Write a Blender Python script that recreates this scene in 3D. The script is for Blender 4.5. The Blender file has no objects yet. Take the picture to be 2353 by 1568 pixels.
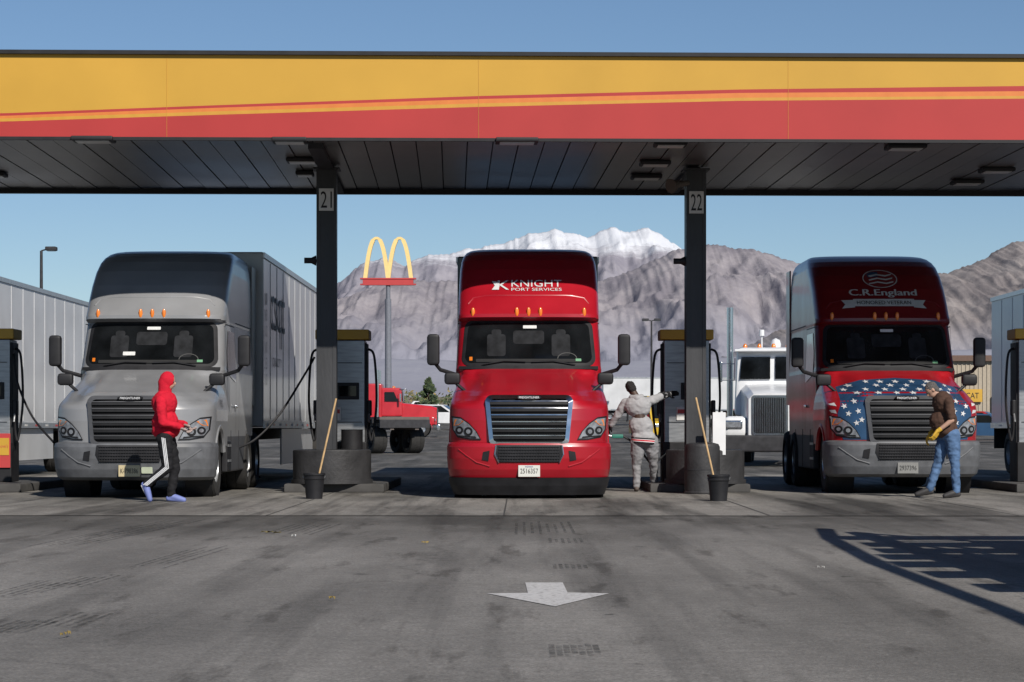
import bpy, bmesh, math, random
import numpy as np
from mathutils import Vector, Matrix, noise
random.seed(7)
F=5500.;H=985.;U0=1195.;CH=1.087
def wx(u,Y): return (u-U0)*Y/F
def wz(v,Y): return CH+(H-v)*Y/F
def gz(Y): return float(np.interp(Y,[-500,62,150,300,800,2500,12000],[0,0,.55,2.6,9,34,130]))
SC=bpy.context.scene; COL=SC.collection
# ---------------------------------------------------------------- materials
MC={}
def M(name,col,rough=.5,metal=0.,var=.12,scale=6.,bump=0.,coat=0.,bscale=None,stretch=None,spec=.5):
    if name in MC: return MC[name]
    m=bpy.data.materials.new(name); m.use_nodes=True; nt=m.node_tree; N=nt.nodes; L=nt.links
    b=N['Principled BSDF']; b.inputs['Roughness'].default_value=rough; b.inputs['Metallic'].default_value=metal
    b.inputs['Coat Weight'].default_value=coat; b.inputs['Coat Roughness'].default_value=.08; b.inputs['Specular IOR Level'].default_value=spec
    tc=N.new('ShaderNodeTexCoord'); n=N.new('ShaderNodeTexNoise'); n.inputs['Scale'].default_value=scale; n.inputs['Detail'].default_value=5
    src=tc.outputs['Object']
    if stretch:
        mp=N.new('ShaderNodeMapping'); mp.inputs['Scale'].default_value=stretch; L.new(src,mp.inputs['Vector']); src=mp.outputs['Vector']
    L.new(src,n.inputs['Vector'])
    r=N.new('ShaderNodeValToRGB'); r.color_ramp.elements[0].position=.3; r.color_ramp.elements[1].position=.7
    r.color_ramp.elements[0].color=[c*(1-var) for c in col]+[1]; r.color_ramp.elements[1].color=[min(1,c*(1+var)) for c in col]+[1]
    L.new(n.outputs['Fac'],r.inputs['Fac']); L.new(r.outputs['Color'],b.inputs['Base Color'])
    mr=N.new('ShaderNodeMapRange'); mr.inputs['To Min'].default_value=max(0,rough-.08); mr.inputs['To Max'].default_value=min(1,rough+.12)
    L.new(n.outputs['Fac'],mr.inputs['Value']); L.new(mr.outputs['Result'],b.inputs['Roughness'])
    if bump:
        n2=N.new('ShaderNodeTexNoise'); n2.inputs['Scale'].default_value=bscale or scale*6; n2.inputs['Detail'].default_value=4
        L.new(src,n2.inputs['Vector']); bp=N.new('ShaderNodeBump'); bp.inputs['Strength'].default_value=bump; bp.inputs['Distance'].default_value=.02
        L.new(n2.outputs['Fac'],bp.inputs['Height']); L.new(bp.outputs['Normal'],b.inputs['Normal'])
    MC[name]=m; return m
blk=M('black_plastic',(.014,.014,.016),.55,scale=5,var=.3,spec=.35)
rub=M('rubber',(.022,.021,.02),.85,var=.35,scale=9,bump=.3)
chrome=M('chrome',(.62,.63,.65),.16,1.,var=.1)
steel=M('brushed_steel',(.33,.34,.35),.38,.75,var=.2,scale=3,stretch=(1,1,8))
glass=M('dark_glass',(.007,.008,.009),.05,0,var=.5,scale=2.5,spec=.35)
lens=M('lamp_lens',(.3,.32,.35),.12,.35,var=.35,scale=14,coat=.8)
amber=M('amber_lens',(.75,.2,.02),.3,var=.15,coat=.5)
redlens=M('red_lens',(.5,.02,.015),.3)
dgrey=M('dark_grey_plastic',(.07,.072,.078),.55,var=.18,scale=4)
slat=M('grille_slat',(.014,.0145,.016),.6,var=.25,scale=6,spec=.25)
gmet=M('frame_metal',(.04,.04,.044),.65,.2,var=.3,spec=.3)
wht=M('white_paint',(.72,.73,.74),.4,var=.08,scale=3,coat=.3)
whtm=M('white_marking',(.62,.62,.6),.7,var=.1,scale=20)
alu=M('aluminium',(.5,.51,.52),.35,.8,var=.15)
yel=M('yellow_panel',(.52,.30,.03),.5,var=.08,scale=2)
redp=M('red_panel',(.45,.045,.045),.45,var=.07,scale=1.5)
colm=M('column_black',(.026,.027,.03),.5,var=.4,scale=3,stretch=(1,1,.3),bump=.2)
# ---------------------------------------------------------------- builder
def smooth(me,ang=.6):
    for p in me.polygons: p.use_smooth=True
    try: me.set_sharp_from_angle(angle=ang)
    except Exception: pass
def empty(name,loc=(0,0,0),rz=0,sc=1,label=None,cat=None,group=None,parent=None):
    o=bpy.data.objects.new(name,None); COL.objects.link(o); o.location=loc; o.rotation_euler=(0,0,rz); o.scale=(sc,)*3
    o.empty_display_size=.2
    if parent: o.parent=parent
    if label: o['label']=label
    if cat: o['category']=cat
    if group: o['group']=group
    return o
TX={}
def text_geo(s):
    if s in TX: return TX[s]
    c=bpy.data.curves.new('t','FONT'); c.body=s; c.resolution_u=3; o=bpy.data.objects.new('t',c); COL.objects.link(o)
    dg=bpy.context.evaluated_depsgraph_get(); me=bpy.data.meshes.new_from_object(o.evaluated_get(dg))
    v=np.array([w.co[:2] for w in me.vertices]); lo=v.min(0); hi=v.max(0); v=(v-(lo+hi)/2)/(hi-lo)
    f=[tuple(p.vertices) for p in me.polygons]
    bpy.data.objects.remove(o); bpy.data.curves.remove(c); bpy.data.meshes.remove(me)
    TX[s]=(v,f); return TX[s]
class B:
    def __init__(s): s.bm=bmesh.new(); s.m=[]
    def mi(s,mat):
        if mat not in s.m: s.m.append(mat)
        return s.m.index(mat)
    def faces(s,vs,fs,mat):
        i=s.mi(mat); V=[s.bm.verts.new(v) for v in vs]
        for f in fs:
            try: q=s.bm.faces.new([V[k] for k in f]); q.material_index=i
            except Exception: pass
        return V
    def box(s,c,d,mat,rot=None,bev=0,taper=1.):
        i=s.mi(mat); b2=bmesh.new(); bmesh.ops.create_cube(b2,size=1)
        for v in b2.verts:
            t=taper if v.co.z>0 else 1
            v.co=Vector((v.co.x*d[0]*t,v.co.y*d[1]*t,v.co.z*d[2]))
        if bev: bmesh.ops.bevel(b2,geom=b2.edges[:],offset=bev,segments=2,affect='EDGES',profile=.5)
        R=Matrix.Identity(3) if rot is None else rot
        b2.verts.index_update()
        s.faces([R@v.co+Vector(c) for v in b2.verts],[[v.index for v in f.verts] for f in b2.faces],mat); b2.free()
    def cyl(s,p1,p2,r1,r2,mat,n=16,cap=True):
        s.tube([p1,p2],[r1,r2],mat,n,cap)
    def tube(s,pts,r,mat,n=8,cap=True):
        pts=[Vector(p) for p in pts]; k=len(pts)
        if not hasattr(r,'__len__'): r=[r]*k
        t0=(pts[1]-pts[0]).normalized(); a=Vector((0,0,1)) if abs(t0.z)<.9 else Vector((1,0,0)); nx=t0.cross(a).normalized()
        vs=[]
        for i,p in enumerate(pts):
            t=(pts[min(i+1,k-1)]-pts[max(i-1,0)]).normalized(); nx=(nx-t*nx.dot(t)).normalized(); ny=t.cross(nx)
            for j in range(n):
                an=2*math.pi*j/n; vs.append(p+(nx*math.cos(an)+ny*math.sin(an))*r[i])
        fs=[(i*n+j,i*n+(j+1)%n,(i+1)*n+(j+1)%n,(i+1)*n+j) for i in range(k-1) for j in range(n)]
        if cap: fs+= [tuple(range(n-1,-1,-1)),tuple((k-1)*n+j for j in range(n))]
        s.faces(vs,fs,mat)
    def lathe(s,prof,mat,axis='x',c=(0,0,0),n=28):
        vs=[]
        for a,r in prof:
            for j in range(n):
                an=2*math.pi*j/n; p=(a,r*math.cos(an),r*math.sin(an)) if axis=='x' else (r*math.cos(an),r*math.sin(an),a)
                vs.append(Vector(p)+Vector(c))
        k=len(prof); fs=[(i*n+j,i*n+(j+1)%n,(i+1)*n+(j+1)%n,(i+1)*n+j) for i in range(k-1) for j in range(n)]
        s.faces(vs,fs,mat)
    def prism(s,pts,a,b,mat,fn):
        n=len(pts); vs=[fn(p[0],p[1],a) for p in pts]+[fn(p[0],p[1],b) for p in pts]
        fs=[tuple(range(n)),tuple(range(2*n-1,n-1,-1))]+[(i,(i+1)%n,n+(i+1)%n,n+i) for i in range(n)]
        s.faces(vs,fs,mat)
    def patch(s,pts,fn,mat,cut=.1):
        b2=bmesh.new(); b2.faces.new([b2.verts.new((p[0],0,p[1])) for p in pts])
        if cut:
            xs=[p[0] for p in pts]; zs=[p[1] for p in pts]
            for ax,a in ((0,xs),(2,zs)):
                q=math.floor(min(a)/cut)*cut+cut
                while q<max(a)-1e-4:
                    co=Vector((0,0,0)); no=Vector((0,0,0)); co[ax]=q; no[ax]=1
                    bmesh.ops.bisect_plane(b2,geom=b2.verts[:]+b2.edges[:]+b2.faces[:],plane_co=co,plane_no=no); q+=cut
        b2.verts.index_update()
        s.faces([fn(v.co.x,v.co.z) for v in b2.verts],[[v.index for v in f.verts] for f in b2.faces],mat); b2.free()
    def text(s,t,w,h,fn,mat):
        if not t.strip(): return
        v,f=text_geo(t); s.faces([fn(a*w,b*h) for a,b in v],f,mat)
    def done(s,name,parent=None,sm=True,label=None,ang=.6,fix=True,loc=None,wn=True):
        if fix: bmesh.ops.recalc_face_normals(s.bm,faces=s.bm.faces[:])
        me=bpy.data.meshes.new(name); s.bm.to_mesh(me); s.bm.free()
        for m in s.m: me.materials.append(m)
        if sm: smooth(me,ang)
        o=bpy.data.objects.new(name,me); COL.objects.link(o)
        if sm and wn:
            w=o.modifiers.new('wn','WEIGHTED_NORMAL'); w.keep_sharp=True
        if parent: o.parent=parent
        if loc: o.location=loc
        if label: o['label']=label
        return o
def clone(o,parent,loc=None):
    c=o.copy(); COL.objects.link(c); c.parent=parent
    if loc is not None: c.location=loc
    for ch in o.children:
        k=ch.copy(); COL.objects.link(k); k.parent=c
    return c
def rrect(w,h,r,n=4,cx=0,cz=0,wt=None):
    wt=w if wt is None else wt; out=[]
    for (sx,sz,a0) in ((1,1,0),(-1,1,90),(-1,-1,180),(1,-1,270)):
        hw=(wt if sz>0 else w)/2; ox=cx+sx*(hw-r); oz=cz+sz*(h/2-r)
        for i in range(n+1):
            a=math.radians(a0+90*i/n); out.append((ox+r*math.cos(a),oz+r*math.sin(a)))
    return out
# ---------------------------------------------------------------- wheels
WM={}
def wheel(parent,c,r=.51,w=.3,rimm=None):
    k=(r,w,(rimm or alu).name)
    if k not in WM:
        b=B(); h=w/2
        b.lathe([(-h*.9,r*.56),(-h*.2,r*.5),(-h*.1,r*.3),(-h*.7,r*.2),(-h*.75,.001)],rimm or alu)
        b.lathe([(h*.9,r*.56),(h*.2,r*.5),(h*.1,r*.3),(h*.7,r*.2),(h*.75,.001)],rimm or alu)
        o=b.done('wheel',parent)
        b=B(); b.lathe([(-h*.85,r*.55),(-h,r*.7),(-h*.95,r*.92),(-h*.75,r*.99),(-h*.35,r),(-h*.3,r*.975),(-h*.2,r),(h*.2,r),(h*.3,r*.975),(h*.35,r),(h*.75,r*.99),(h*.95,r*.92),(h,r*.7),(h*.85,r*.55)],rub)
        t=b.done('tyre',o); WM[k]=o; o.location=c; return o
    return clone(WM[k],parent,c)
# ---------------------------------------------------------------- surfaces
class Surf:
    def __init__(s,ctrl,e,yr,extra=None):
        a=np.array(ctrl,float); s.z,s.W,s.Y,s.D=a.T; s.e=e; s.yr=yr; s.ex=extra
    def w(s,z): return float(np.interp(z,s.z,s.W))
    def p(s,z): return s.w(z),float(np.interp(z,s.z,s.Y)),float(np.interp(z,s.z,s.D))
    def y(s,x,z):
        w,y0,D=s.p(z); q=min(abs(x)/w,1.)
        y=y0+D*(1-(max(0,1-q**(2/s.e)))**(s.e/2))
        return y+(s.ex(q,z) if s.ex else 0)
    def on(s,off=.012):
        return lambda x,z:(x,s.y(max(-s.w(z)*.995,min(s.w(z)*.995,x)),z)-off,z)
    def mesh(s,b,mat,dz=.035,nf=44,ns=14,top=False,bot=False,kill=None):
        zs=[s.z[0]]
        while zs[-1]+dz<s.z[-1]: zs.append(zs[-1]+dz)
        zs=sorted(set(list(zs)+list(s.z))); rows=[]
        for z in zs:
            w,y0,D=s.p(z); row=[]
            yf=s.y(w,z)
            for i in range(ns): row.append((-w,s.yr+(yf-s.yr)*i/ns,z))
            for i in range(nf+1):
                t=-math.pi/2+math.pi*i/nf; x=w*math.copysign(abs(math.sin(t))**s.e,math.sin(t)) if abs(t)>1e-6 else 0
                row.append((x,s.y(x,z),z))
            for i in range(1,ns+1): row.append((w,yf+(s.yr-yf)*i/ns,z))
            rows.append(row)
        n=len(rows[0]); vs=[p for r in rows for p in r]; fs=[]
        for i in range(len(rows)-1):
            for j in range(n-1):
                f=(i*n+j,i*n+j+1,(i+1)*n+j+1,(i+1)*n+j)
                if kill:
                    c=sum((Vector(vs[k]) for k in f),Vector())/4
                    if kill(c): continue
                fs.append(f)
            fs.append((i*n+n-1,i*n,(i+1)*n,(i+1)*n+n-1))
        if top: fs.append(tuple((len(rows)-1)*n+j for j in range(n)))
        if bot: fs.append(tuple(range(n)))
        b.faces(vs,fs,mat)
def sst(a,b,x):
    t=max(0,min(1,(x-a)/(b-a))); return t*t*(3-2*t)
CAB=Surf([(.95,1.17,1.95,.5),(2.03,1.18,1.97,.5),(2.1,1.17,2.02,.5),(2.82,1.145,2.42,.5),(2.86,1.15,2.27,.5),(2.93,1.15,2.27,.55),(3.0,1.15,2.33,.58),(3.2,1.15,2.5,.6),(3.45,1.145,2.75,.62),(3.7,1.14,3.08,.66),(3.88,1.125,3.4,.7),(3.98,1.1,3.66,.7),(4.06,1.06,3.95,.7),(4.11,1.01,4.25,.65),(4.14,.95,4.55,.6),(4.155,.86,4.9,.5)],.62,6.4)
def fend(q,z):
    return .34*sst(.58,.8,q)*sst(1.42,1.6,z)*(1-sst(1.88,2.05,z))-.06*sst(.42,.53,q)*(1-sst(.53,.62,q))*sst(1.56,1.62,z)*(1-sst(1.95,2.05,z))
HOOD=Surf([(.8,1.22,.03,.8),(1.2,1.235,.03,.8),(1.38,1.23,.05,.8),(1.5,1.215,.1,.8),(1.58,1.2,.19,.79),(1.64,1.185,.36,.78),(1.7,1.165,.6,.74),(1.82,1.13,1.08,.62),(1.94,1.1,1.55,.5),(2.03,1.08,1.9,.35),(2.06,1.05,2.1,.2)],.75,2.3,fend)
BUMP=Surf([(.28,1.17,.16,.66),(.33,1.23,.06,.72),(.45,1.255,.0,.74),(.62,1.27,-.04,.76),(.8,1.27,-.05,.77),(.85,1.255,-.03,.76),(.87,1.2,.06,.7)],.72,.78)
DAM=Surf([(.06,1.17,.14,.66),(.2,1.22,.06,.7),(.325,1.25,.015,.74)],.72,.8)
def paint(name,col): return M(name,col,.32,0,var=.13,scale=1.3,coat=.3)
def bar(b,S,x0,x1,z,h,o1,o2,mat,n=12):
    vs=[];
    for i in range(n+1):
        x=x0+(x1-x0)*i/n
        for (o,zz) in ((o1,z-h/2),(o1,z+h/2),(o2,z+h/2),(o2,z-h/2)): vs.append((x,S.y(x,zz)-o,zz))
    fs=[(i*4+j,i*4+(j+1)%4,i*4+4+(j+1)%4,i*4+4+j) for i in range(n) for j in range(4)]+[(3,2,1,0),(n*4,n*4+1,n*4+2,n*4+3)]
    b.faces(vs,fs,mat)
seatm=M('seat_shape',(.02,.021,.023),.7,var=.4,scale=8,spec=.08)
def semi_truck(X,Y,sc,body,label,bump=None,dam=False,gr=None,plate='',sub='',extra=None,platem=None,cabm=None):
    cabm=cabm or body
    T=empty('semi_truck',(X,Y,0),0,sc,label,'truck','trucks parked nose out under the fuel canopy')
    b=B(); CAB.mesh(b,cabm,dz=.04,top=True,bot=True)
    for s in (-1,1):
        b.box((s*1.155,6.68,2.75),(.03,.56,2.5),cabm,bev=.01)
    bar(b,CAB,-1.1,1.1,2.85,.05,-.02,.05,cabm)
    b.tube([(x,CAB.y(x,z)+.004,z) for x,z in [(-.98,3.1),(-.9,3.2),(-.7,3.235)]+[(-.6+.1*i,3.24) for i in range(13)]+[(.7,3.235),(.9,3.2),(.98,3.1)]],.014,cabm,6)
    cab=b.done('cab',T)
    b=B(); bar(b,CAB,-1.12,1.12,2.055,.05,.0,.06,blk); b.done('cowl',cab)
    for s in (-1,1):
        b=B(); sd=lambda y,z,s=s:(s*(CAB.w(z)+.004),y,z)
        for (y0,y1,z0,z1) in ((2.62,2.635,1.0,2.8),(3.86,3.875,1.0,2.8),(2.62,3.87,2.79,2.805),(4.0,6.38,2.86,2.88),(4.3,4.31,1.0,2.86)):
            b.patch([(y0,z0),(y1,z0),(y1,z1),(y0,z1)],sd,blk,.4)
        b.box((s*1.2,3.7,1.45),(.03,.22,.05),chrome,bev=.01)
        b.done('door_trim',cab)
    for s in (-1,1):
        b=B(); sd=lambda y,z,s=s:(s*(CAB.w(z)+.008),y,z)
        b.patch([(2.72,1.98),(3.78,1.86),(3.78,2.7),(2.95,2.7),(2.72,2.35)],sd,glass,.2)
        b.done('door_window',T)
        b=B(); b.patch(rrect(.62,.4,.06,cx=5.1,cz=2.35),sd,glass,.2); b.done('sleeper_window',T)
        b=B(); b.box((s*1.12,4.45,.72),(.1,3.6,.72),dgrey if bump else body,bev=.04); b.box((s*1.15,2.75,.62),(.1,.5,.5),blk,bev=.02)
        b.box((s*1.19,2.75,.55),(.04,.42,.04),alu); b.box((s*1.19,2.75,.8),(.04,.42,.04),alu)
        for k in range(3): b.box((s*1.173,3.2+k*1.1,.72),(.006,.012,.66),blk)
        b.done('side_fairing',T)
    b=B(); b.box((0,4.6,.75),(.9,7.4,.25),gmet,bev=.02); b.box((0,1.3,.5),(2.0,.14,.14),gmet); b.box((0,3,.55),(1.9,2,.5),gmet,bev=.05)
    b.done('chassis',T)
    wc=(1.33,.5)
    b=B(); HOOD.mesh(b,body,dz=.025,nf=60,kill=lambda c:abs(c.x)>.9 and (c.y-wc[0])**2+(c.z-wc[1])**2<.6**2)
    for s in (-1,1):
        pts=[(s*1.205,wc[0]+.61*math.cos(a),wc[1]+.61*math.sin(a)) for a in np.linspace(.35,2.75,16)]
        b.tube(pts,.045,body,6)
    hood=b.done('hood',T)
    b=B()
    for s in (-1,1): b.lathe([(s*.75,.64),(s*1.16,.62)],blk,c=(0,wc[0],wc[1]))
    b.box((0,.6,.9),(1.7,.5,.9),blk); b.done('wheel_well',T)
    b=B(); BUMP.mesh(b,bump or body,dz=.03,top=True,bot=True); bp=b.done('bumper',T)
    if dam:
        b=B(); DAM.mesh(b,blk,dz=.05,top=True,bot=True); b.done('air_dam',T)
    b=B(); f=BUMP.on(.012)
    b.patch([(-.46,.56),(.46,.56),(.52,.68),(.5,.825),(-.5,.825),(-.52,.68)],f,blk)
    for r_ in range(6):
        z=.58+r_*.045; bar(b,BUMP,-.46,.46,z,.01,.012,.03,gmet)
    for i in range(24):
        x=-.46+i*.04; b.tube([(x,BUMP.y(x,.57)-.025,.57),(x+.02,BUMP.y(x,.82)-.025,.82)],.005,gmet,4)
    if gr is chrome:
        for (xa,za,xb,zb) in ((-.46,.56,-.52,.68),(.46,.56,.52,.68),(-.52,.68,-.5,.82),(.52,.68,.5,.82)):
            b.tube([(xa,BUMP.y(xa,za)-.02,za),(xb,BUMP.y(xb,zb)-.02,zb)],.012,chrome,6)
    b.done('lower_grille',T)
    for s in (-1,1):
        b=B(); b.patch([(s*.6,.74),(s*.7,.72),(s*.72,.6),(s*.62,.58)],f,blk,.06); b.done('fog_light_vent',T)
        b=B(); b.tube([(x*s,BUMP.y(x,z)-.004,z) for x,z in ((.6,.5),(.8,.56),(.95,.66),(1.08,.76))],.012,bump or body,6); b.done('bumper_crease',bp)
    pm=platem or M('plate_white',(.6,.6,.55),.5,var=.05)
    b=B(); yy=BUMP.y(0,.43)-.03
    b.box((0,yy,.43),(.33,.012,.175),pm,bev=.003)
    g=lambda a,c:(a,yy-.009,.43+c); b.text(plate,.27,.075,g,blk)
    b.text(sub,.12,.022,lambda a,c:(a,yy-.009,.495+c),M('blue_ink',(.03,.06,.25),.6)); b.done('license_plate',T)
    b=B(); om=gr or dgrey
    inner=rrect(1.1,.66,.07,cz=1.2,wt=1.2); outer=rrect(1.22,.78,.1,cz=1.2,wt=1.34)
    b.patch(inner,HOOD.on(.014),M('grille_black',(.006,.006,.007),.7,spec=.2),.08)
    n=len(inner); fo=HOOD.on(.07); fb=HOOD.on(.0); vs=[fo(*p) for p in inner]+[fo(*p) for p in outer]+[fb(*p) for p in outer]+[fb(*p) for p in inner]
    b.faces(vs,[(i,(i+1)%n,n+(i+1)%n,n+i) for i in range(n)]+[(n+i,n+(i+1)%n,2*n+(i+1)%n,2*n+i) for i in range(n)]+[(3*n+i,3*n+(i+1)%n,(i+1)%n,i) for i in range(n)],om)
    gri=b.done('grille',T)
    b=B()
    for k in range(6):
        z=.94+k*.105; a=.55+.05*(z-.87)/.66
        bar(b,HOOD,-a,a,z,.045,.03,.05,slat)
        bar(b,HOOD,-a,a,z+.03,.013,.03,.06,chrome if gr is chrome else dgrey)
    for i in range(29):
        x=-.54+i*.0386; b.tube([(x,HOOD.y(x,z)-.016,z) for z in (.88,1.2,1.5)],.0035,slat,4)
    b.done('grille_bars',gri)
    b=B(); el=[(.2*math.cos(a),.042*math.sin(a)+1.55) for a in np.linspace(0,2*math.pi,25)[:-1]]
    b.patch(el,HOOD.on(.09),chrome,0); b.patch([(x*.93,1.55+(z-1.55)*.8) for x,z in el],HOOD.on(.094),blk,0)
    b.text('FREIGHTLINER',.31,.032,lambda a,c:(a,HOOD.y(a,1.55+c)-.098,1.55+c),wht); b.done('badge',gri)
    for s in (-1,1):
        b=B(); P=[(-1.2,1.27),(-1.05,1.25),(-.92,1.16),(-.8,1.03),(-.73,.9),(-.9,.905),(-1.1,.94),(-1.18,1.06)]
        P=[(-s*x,z) for x,z in P]
        b.patch(P,HOOD.on(.016),blk,.06)
        cx=s*.99; cz=1.06; P2=[(cx+(x-cx)*.9,cz+(z-cz)*.86) for x,z in P]
        b.patch(P2,HOOD.on(.024),lens,.06)
        for (lx,lz,r) in ((s*.93,1.03,.068),(s*1.07,1.05,.06)):
            c=[(lx+r*math.cos(a),lz+r*math.sin(a)) for a in np.linspace(0,6.283,17)[:-1]]
            b.patch(c,HOOD.on(.032),slat,0); c=[(lx+(x-lx)*.5,lz+(z-lz)*.5) for x,z in c]; b.patch(c,HOOD.on(.037),lens,0)
        b.patch([(s*.8,.93),(s*1.1,.955),(s*1.12,.975),(s*.82,.955)],HOOD.on(.034),slat,.06)
        b.patch([(s*1.0,1.19),(s*1.14,1.22),(s*1.16,1.12),(s*1.08,1.13)],HOOD.on(.034),amber,0)
        b.done('headlight',T)
    b=B(); b.patch(rrect(2.16,.75,.13,cz=2.455,wt=2.08),CAB.on(.012),blk); b.done('windshield_frame',T)
    b=B(); b.patch(rrect(2.04,.65,.1,cz=2.46,wt=1.96),CAB.on(.02),glass); ws=b.done('windshield',T)
    b=B(); b.patch(rrect(.22,.05,.01,cx=.02,cz=2.72),CAB.on(.026),whtm,0); b.patch(rrect(.09,.04,.005,cx=.8,cz=2.18),CAB.on(.026),M('green_sticker',(.1,.3,.15)),0)
    b.patch(rrect(.05,.06,.005,cx=-.93,cz=2.2),CAB.on(.026),amber,0)
    b.patch(rrect(1.7,.05,.02,cz=2.17),CAB.on(.024),M('dash_grey',(.03,.03,.03),.7,spec=.1),.1)
    for (cx,cz,ww,hh) in ((-.52,2.42,.3,.36),(.52,2.42,.3,.36),(0,2.55,.5,.22),(-.52,2.63,.16,.1),(.52,2.63,.16,.1)):
        b.patch(rrect(ww,hh,.045,cx=cx,cz=cz),CAB.on(.0235 if hh>.15 else .0245),seatm,.1)
    P=[(.62+.16*math.cos(a),2.2+.1*math.sin(a)) for a in np.linspace(0,math.pi,12)]+[(.62+.148*math.cos(a),2.2+.09*math.sin(a)) for a in np.linspace(math.pi,0,12)]
    b.patch(P,CAB.on(.027),M('dash_grey2',(.05,.05,.048),.6),0)
    b.done('dashboard',ws)
    for s in (-1,1):
        b=B(); q=((-.75,2.1),(-.4,2.16),(-.05,2.15)) if s<0 else ((.75,2.1),(.4,2.16),(.05,2.15))
        b.tube([(x,CAB.y(x,z)-.05,z) for x,z in q],.012,blk,5); b.done('wiper',T)
    for x in (-.9,-.19,0,.19,.9):
        b=B(); y=CAB.y(x,2.96)
        b.lathe([(-.075,.001),(-.065,.02),(-.03,.032),(.03,.032),(.065,.02),(.075,.001)],amber,axis='z',c=(x,y-.012,2.96),n=10); b.done('marker_light',T)
    for s in (-1,1):
        b=B(); b.box((s*1.53,2.02,2.34),(.2,.16,.5),blk,bev=.05); b.tube([(s*1.5,2.05,2.12),(s*1.42,2.1,2.02),(s*1.15,2.25,1.94)],.032,blk,8)
        b.done('side_mirror',T)
        b=B(); b.box((s*1.2,1.15,1.86),(.25,.14,.19),blk,bev=.05); b.tube([(s*1.16,1.15,1.8),(s*1.02,1.12,1.68),(s*.84,.95,1.47)],.026,blk,8); b.done('hood_mirror',T)
    for s in (-1,1):
        wheel(T,(s*1.03,wc[0],.51)); 
        for y in (5.55,6.9): wheel(T,(s*.93,y,.51),w=.56)
    if extra: extra(T)
    return T
def trailer(X,Y,Z,L,label,mat,sc=1,h=4.25,rz=0,extra=None,ext='trailers standing in the lot'):
    T=empty('semi_trailer',(X,Y,Z),rz,sc,label,'trailer',ext)
    b=B(); b.box((0,L/2,(h+1.12)/2),(2.58,L,h-1.12),mat,bev=.03); 
    n=int(L/1.22)
    for s in (-1,1):
        for i in range(1,n): b.box((s*1.293,i*L/n,(h+1.12)/2),(.012,.05,h-1.4),mat)
        b.box((s*1.3,L/2,h-.06),(.03,L,.1),alu); 
    b.done('cargo_box',T,sm=False)
    b=B()
    for s in (-1,1):
        b.box((s*1.3,L/2,1.16),(.03,L,.13),alu)
        for i in range(int(L/1.2)): b.box((s*1.318,.5+i*1.2,1.16),(.004,.3,.045),redlens if i%2 else whtm)
    b.done('bottom_rail',T,sm=False)
    b=B()
    for s in (-1,1): b.box((s*1.22,L*.47,.72),(.03,L*.45,.72),mat); b.box((s*.5,L/2,.98),(.12,L-.4,.25),gmet); b.box((s*.9,2.2,.6),(.12,.12,.9),gmet); b.box((s*.9,2.2,.15),(.22,.22,.04),gmet)
    b.done('underframe',T,sm=False)
    b=B(); b.box((0,L+.02,(h+1.2)/2),(2.4,.03,h-1.4),mat)
    for s in (-1,1):
        for k in (.25,.9): b.cyl((s*k,L+.06,1.3),(s*k,L+.06,h-.3),.015,.015,alu,8)
    b.box((0,L+.03,(h+1.2)/2),(.02,.03,h-1.4),blk); b.done('rear_door',T,sm=False)
    for s in (-1,1):
        for y in (L-3.1,L-1.8): wheel(T,(s*.98,y,.51),w=.56)
        b=B(); b.box((s*1.0,L-.25,.85),(.55,.03,.5),rub); b.done('mud_flap',T)
    if extra: extra(T)
    return T
# ---------------------------------------------------------------- three main trucks
grey=paint('grey_paint',(.235,.238,.245)); red=paint('red_paint',(.36,.007,.017)); dred=paint('dark_red_paint',(.33,.008,.014)); shaded_red=paint('shaded_red_paint',(.17,.006,.009))  # last colour is the truck red darkened to imitate canopy shade on the cab
ink=M('white_ink',(.6,.6,.6),.5,var=.05)
def ex_left(T):
    b=B(); b.patch(rrect(.17,.1,.01,cx=.27,cz=.44),BUMP.on(.02),M('sticker',(.55,.6,.45)),0); b.done('bumper_sticker',T)
    b=B(); b.text('1910',.32,.13,lambda a,c:(HOOD.w(1.45+c)+.006,1.5+a,1.48+c),blk); b.done('fleet_number',T)
    b=B(); b.patch(rrect(.2,.06,.01,cx=-.35,cz=2.3),CAB.on(.027),whtm,0); b.done('windshield_paper',T)
def ex_mid(T):
    f=CAB.on(.02)
    b=B(); b.text('KNIGHT',.82,.12,lambda a,c:f(.13+a,3.45+c),ink); b.text('PORT SERVICES',.82,.05,lambda a,c:f(.13+a,3.345+c),ink)
    b.text('K',.2,.16,lambda a,c:f(-.41+a+c*.1,3.42+c),ink)
    b.patch([(-.6,3.49),(-.5,3.47),(-.47,3.4),(-.52,3.34),(-.6,3.34),(-.55,3.41)],f,ink,0); b.done('lettering',T)
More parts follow.
